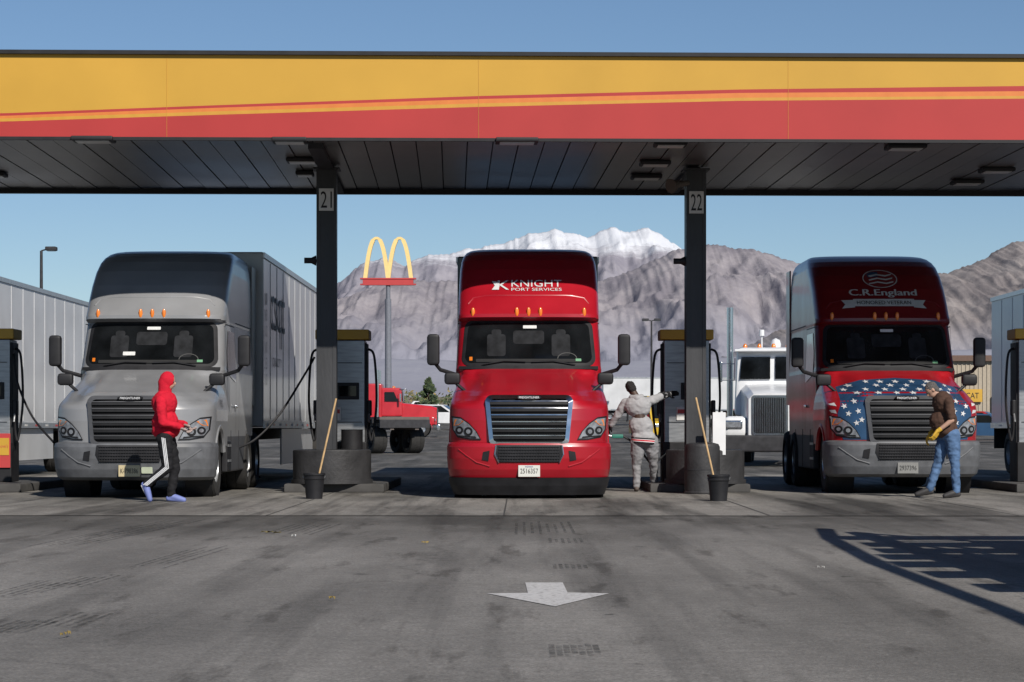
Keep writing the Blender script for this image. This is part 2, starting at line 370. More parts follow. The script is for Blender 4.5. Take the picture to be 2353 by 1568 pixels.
def ex_right(T):
    f=CAB.on(.02); navy=M('navy_decal',(.02,.06,.13),.35,var=.25,scale=4,coat=.3); cr=M('cream_ink',(.5,.48,.45),.5); rdk=M('flag_red',(.2,.02,.02),.4)
    b=B(); P=[(.3*math.cos(a),3.64+.17*math.sin(a)) for a in np.linspace(0,6.283,29)[:-1]]
    b.patch(P,CAB.on(.018),cr,.1); b.patch([(x*.94,3.64+(z-3.64)*.92) for x,z in P],CAB.on(.024),rdk,.1)
    b.patch([(-.2,3.66),(-.02,3.68),(-.02,3.77),(-.14,3.765),(-.22,3.72)],CAB.on(.03),navy,0)
    for k in range(3):
        z=3.53+k*.07; b.patch([(-.22+k*.03,z),(-.05,z+.035),(.1,z+.01),(.22-k*.01,z+.04),(.22,z+.065),(.1,z+.035),(-.05,z+.06),(-.2,z+.025)],CAB.on(.034),cr,.1)
    b.text('C.R.England',1.15,.15,lambda a,c:f(a,3.37+c),cr); b.text('C.R.England',1.15,.15,lambda a,c:CAB.on(.023)(a+.012,3.37+c),cr)
    b.patch([(-.52,3.14),(.52,3.14),(.52,3.27),(-.52,3.27)],f,cr,.1)
    for s in (-1,1): b.patch([(s*.5,3.12),(s*.72,3.1),(s*.66,3.17),(s*.72,3.25),(s*.5,3.25)],CAB.on(.016),cr,.1)
    b.text('HONORED VETERAN',.92,.065,lambda a,c:CAB.on(.028)(a,3.205+c),blk); b.done('lettering',T)
    b=B(); z0=.88
    b.patch([(-1.0,z0),(1.0,z0),(1.08,1.3),(1.0,1.55),(.98,1.75),(.6,1.86),(0,1.9),(-.6,1.86),(-.98,1.75),(-1.0,1.55),(-1.08,1.3)],HOOD.on(.006),navy,.045)
    for s in (-1,1):
        for k in range(3): b.patch([(s*1.09,1.18+k*.12),(s*1.17,1.2+k*.12),(s*1.19,1.26+k*.1),(s*1.11,1.24+k*.12)],HOOD.on(.008),ink,.03)
    def star(cx,cz,r,rz,tilt=0):
        P=[]
        for i in range(10):
            a=math.pi/2+i*math.pi/5+tilt; q=(1 if i%2==0 else .42); P.append((cx+r*q*math.cos(a),cz+rz*q*math.sin(a)))
        b.patch(P,HOOD.on(.014),ink,0)
    for (z,xs) in ((1.835,(-.5,-.25,0,.25,.5)),(1.77,(-.78,-.38,-.12,.14,.4,.78)),(1.7,(-.86,-.6,-.28,0,.28,.6,.86)),(1.64,(-.72,-.42,-.14,.14,.42,.72))):
        for x in xs: star(x+random.uniform(-.03,.03),z,random.uniform(.055,.075),.032,random.uniform(-.3,.3))
    for s in (-1,1):
        for (x,z) in ((.82,1.5),(.98,1.42),(.77,1.34),(.92,1.3),(.72,1.2),(.8,1.15)): star(s*x,z,.05,.05,random.uniform(-.4,.4))
    b.done('flag_decal',T)
gbm=M('grey_bumper',(.11,.114,.122),.5,var=.2)
semi_truck(-6.03,36.95,1.005,grey,'grey sleeper truck with dusty grey bumper under the fuel canopy',gbm,False,None,'K-798386','',ex_left,platem=M('plate_yellow',(.5,.42,.25),.5))
semi_truck(.14,36.75,1.01,red,'bright red sleeper truck with chrome grille leaving the fuel lane',None,True,chrome,'2516357','INDIANA',ex_mid)
semi_truck(6.35,39.2,1.025,dred,'dark red truck with star spangled hood and white roof lettering',gbm,False,None,'2937396','',ex_right,platem=M('plate_dim',(.2,.2,.19),.5),cabm=shaded_red)
silver=M('trailer_silver',(.42,.43,.44),.3,.0,var=.12,scale=.8,coat=.4); dkt=M('trailer_dark',(.05,.05,.055),.3,var=.2,coat=.4)
tw=M('trailer_white',(.58,.59,.6),.4,var=.1,scale=.9,coat=.2)
def ex_tl(T):
    dk=M('dark_ink',(.03,.03,.034),.5)
    b=B(); b.text('csqt',2.6,1.1,lambda a,c:(1.306,2.6+a,3.2+c),dk); b.text('QUALITY',1.7,.2,lambda a,c:(1.306,2.4+a,2.35+c),dk); b.done('lettering',T)
    b=B()
    for i,ch in enumerate('180030'): b.text(ch,.16,.22,lambda a,c:(1.306,.45+a,3.5-i*.3+c),dk)
    b.done('fleet_number',T)
trailer(-6.03,44.2,0,16,'silver box trailer with dark lettering behind a grey truck',silver,extra=ex_tl,h=4.35)
trailer(.14,44.0,0,16,'dark box trailer behind a bright red truck',dkt)
trailer(-12.6,47,0,16.2,'white corrugated box trailer parked in the next fuel lane',tw,h=4.4)
trailer(12.85,42.6,0,16.1,'white box trailer parked in the far fuel lane',tw,h=4.3)
# ---------------------------------------------------------------- canopy
CA=math.radians(1.6); CY=37.0
C=empty('fuel_canopy',(0,CY,0),CA,1,'fuel station canopy with yellow and red fascia on black columns','canopy')
def lvl(u,arr): return float(np.interp(u,[-1500,0,500,1100,1700,2353,3800],arr))
b=B(); xs=np.linspace(-17,17,86); orr=M('orange_stripe',(.62,.18,.03),.45,var=.05); yl2=M('yellow_stripe',(.54,.27,.028),.45,var=.05)
yf=M('fascia_yellow',(.53,.30,.042),.5,var=.06,scale=.7,spec=.3); rf=M('fascia_red',(.40,.038,.036),.5,var=.07,scale=.7,spec=.3)
L_=[[312]*7,[300,280,264,246,232,227,226],[294,273,256,238,225,221,220],[288,267,248,228,214,210,208],[282,261,242,221,206,198,194]]
rows=[]
for x in xs:
    Yw=CY+x*math.tan(CA); u=U0+F*x/Yw
    zs=[5.57]+[wz(lvl(u,a),Yw) for a in L_[1:]]+[6.84]
    rows.append([(x,0,z) for z in zs])
nv=6; vs=[p for r in rows for p in r]
V=[b.bm.verts.new(v) for v in vs]
for i in range(len(rows)-1):
    for k in range(5):
        q=b.bm.faces.new([V[i*nv+k],V[(i+1)*nv+k],V[(i+1)*nv+k+1],V[i*nv+k+1]]); q.material_index=b.mi((rf,yl2,orr,rf,yf)[k])
b.box((0,-.02,6.87),(34,.1,.06),blk); b.box((0,-.01,5.545),(34,.06,.05),blk)
for x in (-14.4,-9.6,-4.8,.0,4.8,9.6,14.4): b.box((x-.64,-.0035,6.2),(.004,.005,1.26),yl2)
b.done('fascia',C,sm=False)
b=B(); b.box((0,4.1,6.3),(33.98,8.1,1.0),gmet); b.box((0,8.2,5.66),(34,.14,.32),blk); b.done('roof_deck',C,sm=False)
ceil=M('ceiling_panel',(.15,.15,.15),.35,.35,var=.5,scale=.6)
b=B(); n=84
for i in range(n):
    x=-17+(i+.5)*34/n; b.box((x,4.08,5.6+.008*(i%2)),(34/n-.02,8.05,.03),ceil)
b.box((0,4.1,5.66),(33.9,8.1,.06),blk)
b.box((-3.2,4.4,5.54),(.24,7.2,.09),gmet); b.box((3.1,6,5.55),(.2,4,.06),gmet)
b.done('ceiling',C,sm=False)
lf=M('lamp_glass_off',(.4,.4,.39),.3)
for (u,v,w) in ((220,331,95),(668,332,80),(1188,331,98),(1543,337,75),(2088,342,90),(707,377,72),(1518,381,70),(2312,394,76),(720,407,40),(1505,412,70),(2250,422,70),(10,411,60)):
    Yw=(5.5-CH)*F/(H-v); x=wx(u,Yw); b=B()
    b.box((x,Yw-CY,5.545),(w*Yw/F,.45,.07),blk,bev=.02); b.box((x,Yw-CY,5.505),(w*Yw/F*.8,.34,.012),lf); b.done('light_fixture',C)
for (x,num) in ((-3.19,'21'),(3.12,'22')):
    b=B(); b.box((x,4,3.08),(.22,.34,4.9),colm); b.box((x-.14,4,3.08),(.06,.36,4.9),colm); b.box((x+.14,4,3.08),(.06,.36,4.9),colm)
    b.box((x,4,5.515),(.45,.5,.03),colm); k=b.done('column',C,sm=False)
    b=B(); zc=4.98 if num=='21' else 4.95
    b.box((x,3.8,zc),(.25,.02,.38),M('number_plate_grey',(.55,.55,.54),.6),bev=.004); b.text(num,.19,.28,lambda a,c:(x+a,3.786,zc+c),blk); b.done('number_sign',k,sm=False)
    b=B(); b.lathe([(0,.05),(.12,.05),(.2,.09)],blk,c=(x-.38,3.9,3.95)); b.box((x-.26,3.95,3.95),(.18,.04,.04),blk); b.done('camera_unit',k)
b=B(); b.tube([(2.98,3.8,5.28),(2.78,3.65,5.24),(2.66,3.55,5.2)],[.04,.06,.13],M('speaker_tan',(.10,.085,.07),.6),14); b.done('loudspeaker',C)
# ---------------------------------------------------------------- pumps and islands
def tubepts(P,n=16):
    P=[Vector(p) for p in P]; out=[]
    for i in range(len(P)-1):
        p0=P[max(i-1,0)];p1=P[i];p2=P[i+1];p3=P[min(i+2,len(P)-1)]
        for j in range(n):
            t=j/n; out.append(.5*((2*p1)+(p2-p0)*t+(2*p0-5*p1+4*p2-p3)*t*t+(3*p1-p0-3*p2+p3)*t**3))
    out.append(P[-1]); return out
def pump(X,Y):
    T=empty('fuel_pump',(X,Y,.15),0,1,'tall steel diesel pump with yellow top and black hoses','fuel pump','diesel pumps under the canopy')
    b=B(); b.box((0,0,1.25),(.8,.6,2.5),steel,bev=.02); b.box((0,0,.35),(.86,.66,.7),blk,bev=.02); b.box((-.41,0,1.5),(.05,.5,1.9),blk,bev=.01); b.box((.41,0,1.5),(.05,.5,1.9),blk,bev=.01)
    b.box((0,-.305,1.05),(.7,.01,.012),blk); b.box((0,-.305,2.1),(.7,.01,.012),blk); body=b.done('pump_body',T)
    b=B(); b.box((0,0,2.6),(.95,.72,.18),yel,bev=.02); b.done('pump_top',T)
    b=B(); b.box((.1,-.31,1.6),(.4,.03,.3),blk,bev=.01); b.box((.1,-.33,1.6),(.3,.01,.18),glass); b.done('display',T)
    b=B(); b.box((-.1,-.31,1.2),(.16,.03,.24),whtm,bev=.01); b.box((-.1,-.33,1.24),(.12,.004,.07),redp); b.done('notice',T)
    for s in (-1,1):
        b=B(); b.tube(tubepts([(s*.45,-.1,2.35),(s*.56,-.15,2.2),(s*.6,-.18,1.4),(s*.52,-.2,.75),(s*.47,-.2,.9),(s*.47,-.22,1.25)],10),.022,blk,7); b.done('hose',T)
        b=B(); b.box((s*.48,-.2,1.3),(.07,.2,.28),blk,bev=.02); b.tube([(s*.48,-.28,1.2),(s*.48,-.36,1.05)],.02,steel,8); b.done('nozzle',T)
    return T
pump(-3.15,42.7); pump(2.95,42.7); PL=pump(-9.35,42.3); pump(9.15,42.3)
b=B(); b.box((.3,-.36,.55),(.24,.02,.6),redp,bev=.004); b.box((.3,-.375,.62),(.2,.006,.3),yel); b.text('Love\'s',.16,.06,lambda a,c:(.3+a,-.38,.63+c),redp); b.done('poster',PL)
conc=M('concrete_kerb',(.06,.058,.056),.85,var=.35,scale=2,bump=.3)
for x in (-9.3,-3.15,3.05,9.25):
    I=empty('fuel_island',(x,40.2,0),0,1,'low kerbed concrete fuel island under a column','island','fuel islands')
    b=B(); b.box((0,3.2,.075),(1.7,5.8,.15),conc,bev=.03); b.done('kerb',I)
footm=M('footing_black',(.028,.028,.03),.6,var=.4,scale=3,bump=.3)
for x in (-3.22,3.17):
    I=empty('column_guard',(x,41.0,0),0,1,'round black steel guard around the base of a column','guard','round column guards')
    b=B(); b.lathe([(.15,.66),(.2,.67),(.7,.67),(.72,.66),(.73,.6),(.73,.2)],footm,axis='z',n=40); b.lathe([(.15,.7),(.22,.7),(.22,.66)],footm,axis='z',n=40); b.done('guard_shell',I)
I=empty('bollard',(3.02,39.7,0),0,1,'short round black bollard in front of a column','bollard')
b=B(); b.lathe([(.0,.3),(.03,.31),(.05,.295),(.78,.295),(.83,.27),(.85,.2),(.85,.001)],footm,axis='z',n=32); b.lathe([(.4,.3),(.42,.3)],gmet,axis='z',n=32); b.done('bollard_body',I)
I=empty('steel_drum',(-2.95,42.0,.15),0,1,'dark steel drum beside a pump','drum')
b=B(); b.lathe([(.0,.19),(.5,.19),(.52,.2),(.54,.19),(.9,.19),(.92,.2),(.92,.001)],blk,axis='z',n=24); b.done('drum_body',I)
I=empty('notice_board',(3.36,40.4,.0),0,1,'blank white upright board beside a column','board')
b=B(); b.box((0,0,1.0),(.22,.04,.72),wht,bev=.005); b.cyl((0,.03,.0),(0,.03,.7),.02,.02,steel,8); b.done('board_panel',I,sm=False)
wood=M('pale_wood',(.5,.33,.16),.6,var=.2,scale=12)
for (u,v,du,dv) in ((722,1148,40,-172),(1651,1153,-37,-172)):
    Y=F*CH/(v-H)+.15; x=wx(u,Y)
    I=empty('bucket',(x,Y,0),0,1,'black plastic water bucket standing on the concrete','bucket','wash buckets')
    b=B(); b.lathe([(.0,.001),(.0,.125),(.37,.16),(.37,.172),(.4,.172),(.4,.155),(.03,.12)],blk,axis='z',n=24); b.lathe([(.3,.158),(.32,.166),(.33,.158)],blk,axis='z',n=24); b.done('bucket_body',I)
    b=B(); b.tube([(.17*math.cos(a),-.03,.36-.1*math.sin(a)) for a in np.linspace(0,math.pi,12)],.006,steel,5); b.done('bucket_handle',I)
    S=empty('window_squeegee',(x,Y,0),0,1,'long wooden handled window squeegee leaning in a bucket','squeegee','squeegees in buckets')
    sgn=1 if du>0 else -1
    b=B(); b.tube([(0,0,.04),(sgn*.33,.1,1.55)],.015,wood,8); b.done('handle',S)
    b=B(); b.box((0,0,.05),(.2,.03,.05),rub); b.done('squeegee_blade',S)
I=empty('fuel_hose',(-3.75,42.5,1.8),0,1,'black fuel hose hanging from pump to truck tank','hose')
b=B(); b.tube(tubepts([(.1,0,.55),(-.05,-.2,.25),(-.45,-.6,-.45),(-.85,-.9,-.9),(-1.2,-1.2,-1.08)],10),.02,blk,7); b.done('hose_line',I)
I=empty('fuel_hose',(-8.8,42.2,1.8),0,1,'black fuel hose hanging from pump to truck tank','hose')
b=B(); b.tube(tubepts([(-.1,-.1,.6),(.0,-.3,.1),(.3,-.5,-.5),(.75,-.9,-.95)],10),.02,blk,7); b.done('hose_line',I)
# ---------------------------------------------------------------- people
def rot_to(v): return Vector(v).normalized().to_track_quat('Z','Y').to_matrix().to_4x4()
def limb(bm,pts,rad):
    pts=[Vector(p) for p in pts]
    for i,p in enumerate(pts):
        bmesh.ops.create_uvsphere(bm,u_segments=14,v_segments=8,radius=rad[i],matrix=Matrix.Translation(p))
        if i:
            q=pts[i-1]; d=p-q
            if d.length>1e-4: bmesh.ops.create_cone(bm,cap_ends=True,segments=16,radius1=rad[i-1],radius2=rad[i],depth=d.length,matrix=Matrix.Translation((p+q)/2)@rot_to(d))
def ell(bm,c,r,R=None):
    m=Matrix.Translation(c)@(R.to_4x4() if R else Matrix.Identity(4))@Matrix.Diagonal((*r,1)); bmesh.ops.create_uvsphere(bm,u_segments=18,v_segments=12,radius=1,matrix=m)
def blob(bm,name,parent,mat,vox=.012,sm=4,fold=0.,fs=9.):
    me=bpy.data.meshes.new('tmp'); bm.to_mesh(me); bm.free(); o=bpy.data.objects.new('tmp',me); COL.objects.link(o)
    r=o.modifiers.new('r','REMESH'); r.mode='VOXEL'; r.voxel_size=vox
    s=o.modifiers.new('s','SMOOTH'); s.iterations=sm; s.factor=.5
    dg=bpy.context.evaluated_depsgraph_get(); m2=bpy.data.meshes.new_from_object(o.evaluated_get(dg)); bpy.data.objects.remove(o)
    if fold:
        nr=[v.normal.copy() for v in m2.vertices]
        for v,n in zip(m2.vertices,nr):
            p=v.co; a=noise.noise(Vector((p.x*fs,p.y*fs,p.z*fs*1.6)))+.5*noise.noise(Vector((p.x*fs*2.2+5,p.y*fs*2.2,p.z*fs*3)))
            v.co=p+n*fold*a
    for p in m2.polygons: p.use_smooth=True
    m2.materials.clear(); m2.materials.append(mat); m2.name=name
    q=bpy.data.objects.new(name,m2); COL.objects.link(q); q.parent=parent; return q
def hand(bm,w,d,side,curl=.5,s=1.,th=1.):
    w=Vector(w); d=Vector(d).normalized(); side=Vector(side); side=(side-d*side.dot(d)).normalized(); n=d.cross(side)
    for k in range(4):
        o=(k-1.5)*.021*s; limb(bm,[w+side*o*.6,w+d*.09*s+side*o],[.016*s*th,.013*s*th])
        base=w+d*.09*s+side*o; L=(.042,.047,.044,.034)[k]*s; a=curl*.5; p=[base]
        for j in range(3):
            p.append(p[-1]+(d*math.cos(a)+n*math.sin(a))*L*(1,.7,.55)[j]); a+=curl
        limb(bm,p,[.0105*s*th,.01*s*th,.009*s*th,.008*s*th])
    t0=w+d*.03*s-side*.03*s; t1=t0+(d*.6-side*.7+n*.3).normalized()*.04*s; t2=t1+(d*.9-side*.2+n*.4).normalized()*.035*s
    limb(bm,[w+d*.02*s,t0,t1,t2],[.016*s,.015*s*th,.012*s*th,.01*s*th])
def person(label,loc,J,f,top,pants,skin,shoe,gl=None,glm=None,hood=False,sleeve=1,hair=None,tw_=1.,fold=.008,belly=0,dp=1.):
    T=empty('person',loc,0,1,label,'person')
    f=Vector(f).normalized()
    V={k:Vector(v) for k,v in J.items() if k!='curl'}
    hd=V['head']; up=(hd-V['neck']).normalized(); hf=Vector(J['look']).normalized(); hs=up.cross(hf).normalized(); hf=hs.cross(up)
    R=Matrix((hs,hf,up)).transposed()
    bm=bmesh.new()
    ell(bm,hd+up*.02,(.074,.096,.1),R); ell(bm,hd-up*.05+hf*.025,(.055,.066,.07),R); ell(bm,hd+hf*.1-up*.012,(.013,.022,.026),R)
    ell(bm,hd+hf*.085-up*.055,(.025,.012,.012),R)
    for s in (-1,1): ell(bm,hd+hs*s*.078-up*.005,(.01,.02,.03),R)
    limb(bm,[hd-up*.04-hf*.01,V['neck'],V['chest'],V['pelvis']],[.058,.06,.11,.12])
    for s,k in ((1,'L'),(-1,'R')):
        limb(bm,[V['chest'],V['sh'+k],V['el'+k],V['wr'+k]],[.08,.052,.042,.029])
        limb(bm,[V['pelvis'],V['hip'+k],V['kn'+k],V['an'+k]],[.1,.075,.052,.036]); limb(bm,[V['an'+k],V['toe'+k]],[.03,.025])
    body=blob(bm,'body',T,skin,.009,2)
    for s in (-1,1):
        b=B(); b.lathe([(-.012,.001),(-.008,.009),(0,.012),(.008,.009),(.012,.001)],M('eye',(.05,.04,.035),.2),axis='z',n=10,c=hd+hf*.089+hs*s*.03+up*.01); b.done('eye',T)
    b=B(); b.tube([hd+hf*.097-up*.055-hs*.022,hd+hf*.101-up*.054,hd+hf*.097-up*.055+hs*.022],.004,M('lip',(.25,.08,.07),.5),6); b.done('mouth',T)
    bm=bmesh.new(); ch=V['chest']; pe=V['pelvis']; nk=V['neck']; wid=tw_
    ax=(nk-pe).normalized(); sd=(V['shL']-V['shR']).normalized(); fr=sd.cross(ax).normalized()*-1; Rt=Matrix((sd,fr,ax)).transposed()
    ell(bm,ch+ax*.08,(.19*wid,.125*wid*dp,.2),Rt); ell(bm,(ch+pe)/2+f*belly*.5,(.17*wid,.13*wid*dp+belly*.5,.2),Rt); ell(bm,pe+ax*.06+f*belly*.3,(.175*wid,.14*wid*dp,.14),Rt)
    limb(bm,[V['shL']-sd*.02,V['shR']+sd*.02],[.075,.075]); limb(bm,[ch+ax*.1,nk-ax*.01],[.09,.068])
    for k in 'LR':
        if sleeve==1: limb(bm,[V['sh'+k],V['el'+k],V['wr'+k]],[.082,.068,.05])
        else:
            m=V['sh'+k].lerp(V['el'+k],.8); limb(bm,[V['sh'+k],m],[.08,.072])
    tp=blob(bm,'hooded_top' if hood else 'shirt',T,top,.012,4,fold)
    if hood:
        bm=bmesh.new(); ell(bm,hd-hf*.025+up*.015,(.098,.118,.135),R); limb(bm,[hd-hf*.05-up*.02,nk-hf*.02],[.1,.1])
        if hood==2:
            bm.free(); bm=bmesh.new(); limb(bm,[nk+sd*.09-f*.06,nk-f*.11-ax*.03,nk-sd*.09-f*.06],[.045,.06,.045])
        blob(bm,'hood',tp,top,.01,3,.004)
    bm=bmesh.new(); ell(bm,pe,(.165*wid,.13*wid,.13),Rt)
    for k in 'LR':
        an=V['kn'+k].lerp(V['an'+k],.96); limb(bm,[V['hip'+k],V['hip'+k].lerp(V['kn'+k],.5),V['kn'+k],V['kn'+k].lerp(an,.5),an],[.108*wid,.094*wid,.075,.07,.062])
    pn=blob(bm,'trousers',T,pants,.012,4,fold*1.2)
    for k in 'LR':
        bm=bmesh.new(); a=V['an'+k]; t=V['toe'+k]; d=(t-a); d2=Vector((d.x,d.y,0)).normalized(); dn=d.normalized()
        h=a-Vector((0,0,.035))-d2*.03 if abs(d.z)<.15 else a-dn*.01-d2*.03
        limb(bm,[a,a.lerp(t,.5)+Vector((0,0,.0)),t],[.05,.048,.038]); limb(bm,[h,t-Vector((0,0,.005))],[.042,.035]); blob(bm,'shoe',T,shoe,.009,3)
        if gl:
            bm=bmesh.new(); dd=(V['wr'+k]-V['el'+k]).normalized(); limb(bm,[V['wr'+k]-dd*.05,V['wr'+k]],[.036,.034]); hand(bm,V['wr'+k],Vector(J.get('hd'+k,dd)),J.get('hs'+k,f),J.get('curl',.5),1.08,1.3); blob(bm,'glove',T,glm,.006,2)
    if hair:
        bm=bmesh.new(); ell(bm,hd+up*.035-hf*.018,(.082,.098,.095),R); ell(bm,hd-hf*.045-up*.015,(.076,.06,.085),R)
        blob(bm,'hair',T,hair,.008,2,.008,30)
    return T,V
skl=M('skin_light',(.42,.25,.18),.55,var=.1,scale=8); skd=M('skin_dark',(.06,.035,.025),.5,var=.1)
rh=M('red_fleece',(.52,.012,.03),.85,var=.12,scale=10,bump=.2,spec=.2); bp_=M('black_fabric',(.014,.014,.016),.8,var=.2,spec=.2)
def uvJ(J,u0,v0,s):
    return {k:((v[0]-u0)/s,v[1],(v0-v[2])/s) for k,v in J.items()}
J1=uvJ(dict(head=(387,0,862),neck=(382,0,890),chest=(378,0,925),pelvis=(381,0,985),shL=(380,.19,908),shR=(374,-.19,908),elL=(384,.26,955),elR=(380,-.27,957),wrL=(422,.16,962),wrR=(418,-.18,968),
 hipL=(383,.09,993),hipR=(380,-.09,993),knL=(400,.1,1062),knR=(388,-.1,1062),anL=(390,.09,1129),anR=(337,-.1,1103),toeL=(421,.08,1138),toeR=(347,-.12,1136)),385,1143,158)
J1.update(look=(1,-.15,-.18),hdL=(.8,-.2,-.6),hdR=(.8,.2,-.6),hsL=(0,1,0),hsR=(0,1,0),curl=.6)
Y1=35.3
P1,V1=person('person in red hooded top and black striped trousers walking',(wx(385,Y1),Y1,0),J1,(1,0,0),rh,bp_,skl,M('blue_shoe',(.16,.2,.45),.6),True,M('glove_grey',(.35,.27,.24),.8,var=.4,scale=25),hood=True,fold=.013,dp=1.4,tw_=1.08)
b=B()
for o in (-.022,0,.022):
    pts=[]
    for (A,Bk,ra,rb) in (('hipR','knR',.112,.08),('knR','anR',.08,.068)):
        for t in np.linspace(0,1,7)[:-1] if A=='hipR' else np.linspace(0,1,6):
            p=V1[A].lerp(V1[Bk],t); r=ra+(rb-ra)*t; pts.append((p.x+o,p.y-r-.008,p.z-o*.3))
    b.tube(pts,.0075,wht,5)
b.done('trouser_stripes',P1)
b=B(); 
for k in 'LR':
    a=V1['an'+k]; t=V1['toe'+k]; b.tube([a-Vector((.03,0,.055)) if k=='L' else a+Vector((-.06,0,.0)),t-Vector((0,0,.03))],.018,wht,8)
b.done('shoe_soles',P1)
J2=uvJ(dict(head=(1450,.12,887),neck=(1462,.05,907),chest=(1467,0,940),pelvis=(1480,0,1010),shL=(1437,.05,921),shR=(1497,.05,916),elL=(1418,.12,950),elR=(1522,.2,905),wrL=(1405,.2,972),wrR=(1540,.35,900),
 hipL=(1466,0,1012),hipR=(1496,0,1012),knL=(1463,.06,1068),knR=(1502,.12,1062),anL=(1463,0,1118),anR=(1508,.25,1112),toeL=(1461,-.02,1127),toeR=(1512,.4,1124)),1478,1130,137)
J2['toeL']=(J2['anL'][0],.22,.03); J2['anL']=(J2['anL'][0],.05,.09); J2['toeR']=(J2['anR'][0]+.03,.55,.03); J2['anR']=(J2['anR'][0],.37,.09)
J2.update(look=(-.35,1,-.15),hdR=(.7,.5,.1),hdL=(-.4,.5,-.6),hsL=(0,.5,1),hsR=(0,0,1))
Y2=41.0; gs=M('grey_fleece',(.33,.33,.34),.9,var=.1,scale=10,bump=.2,spec=.1); gp=M('grey_sweatpants',(.24,.24,.25),.9,var=.1,scale=8,bump=.2,spec=.1)
P2,V2=person('person in grey sweatshirt and sweatpants reaching to the pump',(wx(1478,Y2),Y2,0),J2,(0,1,0),gs,gp,skd,M('shoe_brown',(.1,.08,.07),.7),True,bp_,hood=2,tw_=1.22,fold=.012,hair=M('hair_black',(.012,.01,.01),.7,var=.4,scale=30,bump=.6))
b=B(); pe=V2['pelvis']
def ring(z0,z1,r,mat):
    n=28; vs=[]
    for z in (z0,z1):
        for j in range(n): a=2*math.pi*j/n; vs.append((pe.x+.222*r*math.cos(a),pe.y+.18*r*math.sin(a),pe.z+z-.1*math.cos(a)*.15))
    b.faces(vs,[(j,(j+1)%n,n+(j+1)%n,n+j) for j in range(n)],mat)
ring(-.05,-.02,1.0,bp_); ring(-.02,-.008,1.01,wht); ring(-.008,.016,1.01,rh); ring(.016,.026,1.01,wht); ring(.026,.05,1.0,bp_); b.done('waistband',P2)
b=B(); e=V2['elR']; w=V2['wrR']; b.tube([e.lerp(w,-.1),e,w],[.074,.07,.055],bp_,12); b.done('dark_sleeve',P2)
N_=empty('fuel_nozzle',(wx(1420,40.9),41.1,wz(1003,40.9)),0,1,'green fuel nozzle held in the truck tank filler','nozzle')
b=B(); gn=M('green_nozzle',(.02,.16,.12),.5); b.box((0,0,0),(.2,.05,.07),gn,bev=.02); b.tube([(-.1,0,0),(-.22,0,.03),(-.34,0,.03)],.018,steel,8); b.tube([(.1,0,0),(.3,.0,-.12),(.6,.2,-.5),(.9,.8,-.3)],.02,blk,7); b.done('nozzle_body',N_)
J3=uvJ(dict(head=(2141,0,897),neck=(2157,0,915),chest=(2170,0,940),pelvis=(2180,0,998),shL=(2175,-.2,926),shR=(2168,.2,926),elL=(2180,-.27,968),elR=(2172,.27,968),wrL=(2148,-.25,993),wrR=(2143,.22,998),
 hipL=(2186,-.09,1003),hipR=(2176,.09,1003),knL=(2192,-.1,1070),knR=(2158,.1,1068),anL=(2196,-.09,1135),anR=(2138,.1,1130),toeL=(2168,-.11,1144),toeR=(2108,.1,1141)),2170,1150,150)
J3.update(look=(-1,-.1,-.75),hdL=(-.5,0,-.85),hdR=(-.5,0,-.85),hsL=(-.6,-.6,.3),hsR=(0,1,0),curl=.55)
Y3=37.3; br=M('brown_shirt',(.075,.042,.03),.85,var=.15,scale=7,bump=.15,spec=.2); jean=M('denim',(.085,.15,.27),.8,var=.35,scale=5,bump=.2,spec=.2)
P3,V3=person('person in brown shirt and blue jeans bending over the truck bumper',(wx(2170,Y3),Y3,0),J3,(-1,0,0),br,jean,skl,M('work_shoe',(.03,.028,.028),.6),True,M('yellow_glove',(.55,.33,.03),.7,var=.15),sleeve=0,fold=.012,belly=.1,tw_=1.15,dp=1.15,hair=M('hair_grey',(.1,.09,.085),.8,var=.4,scale=40,bump=.5))
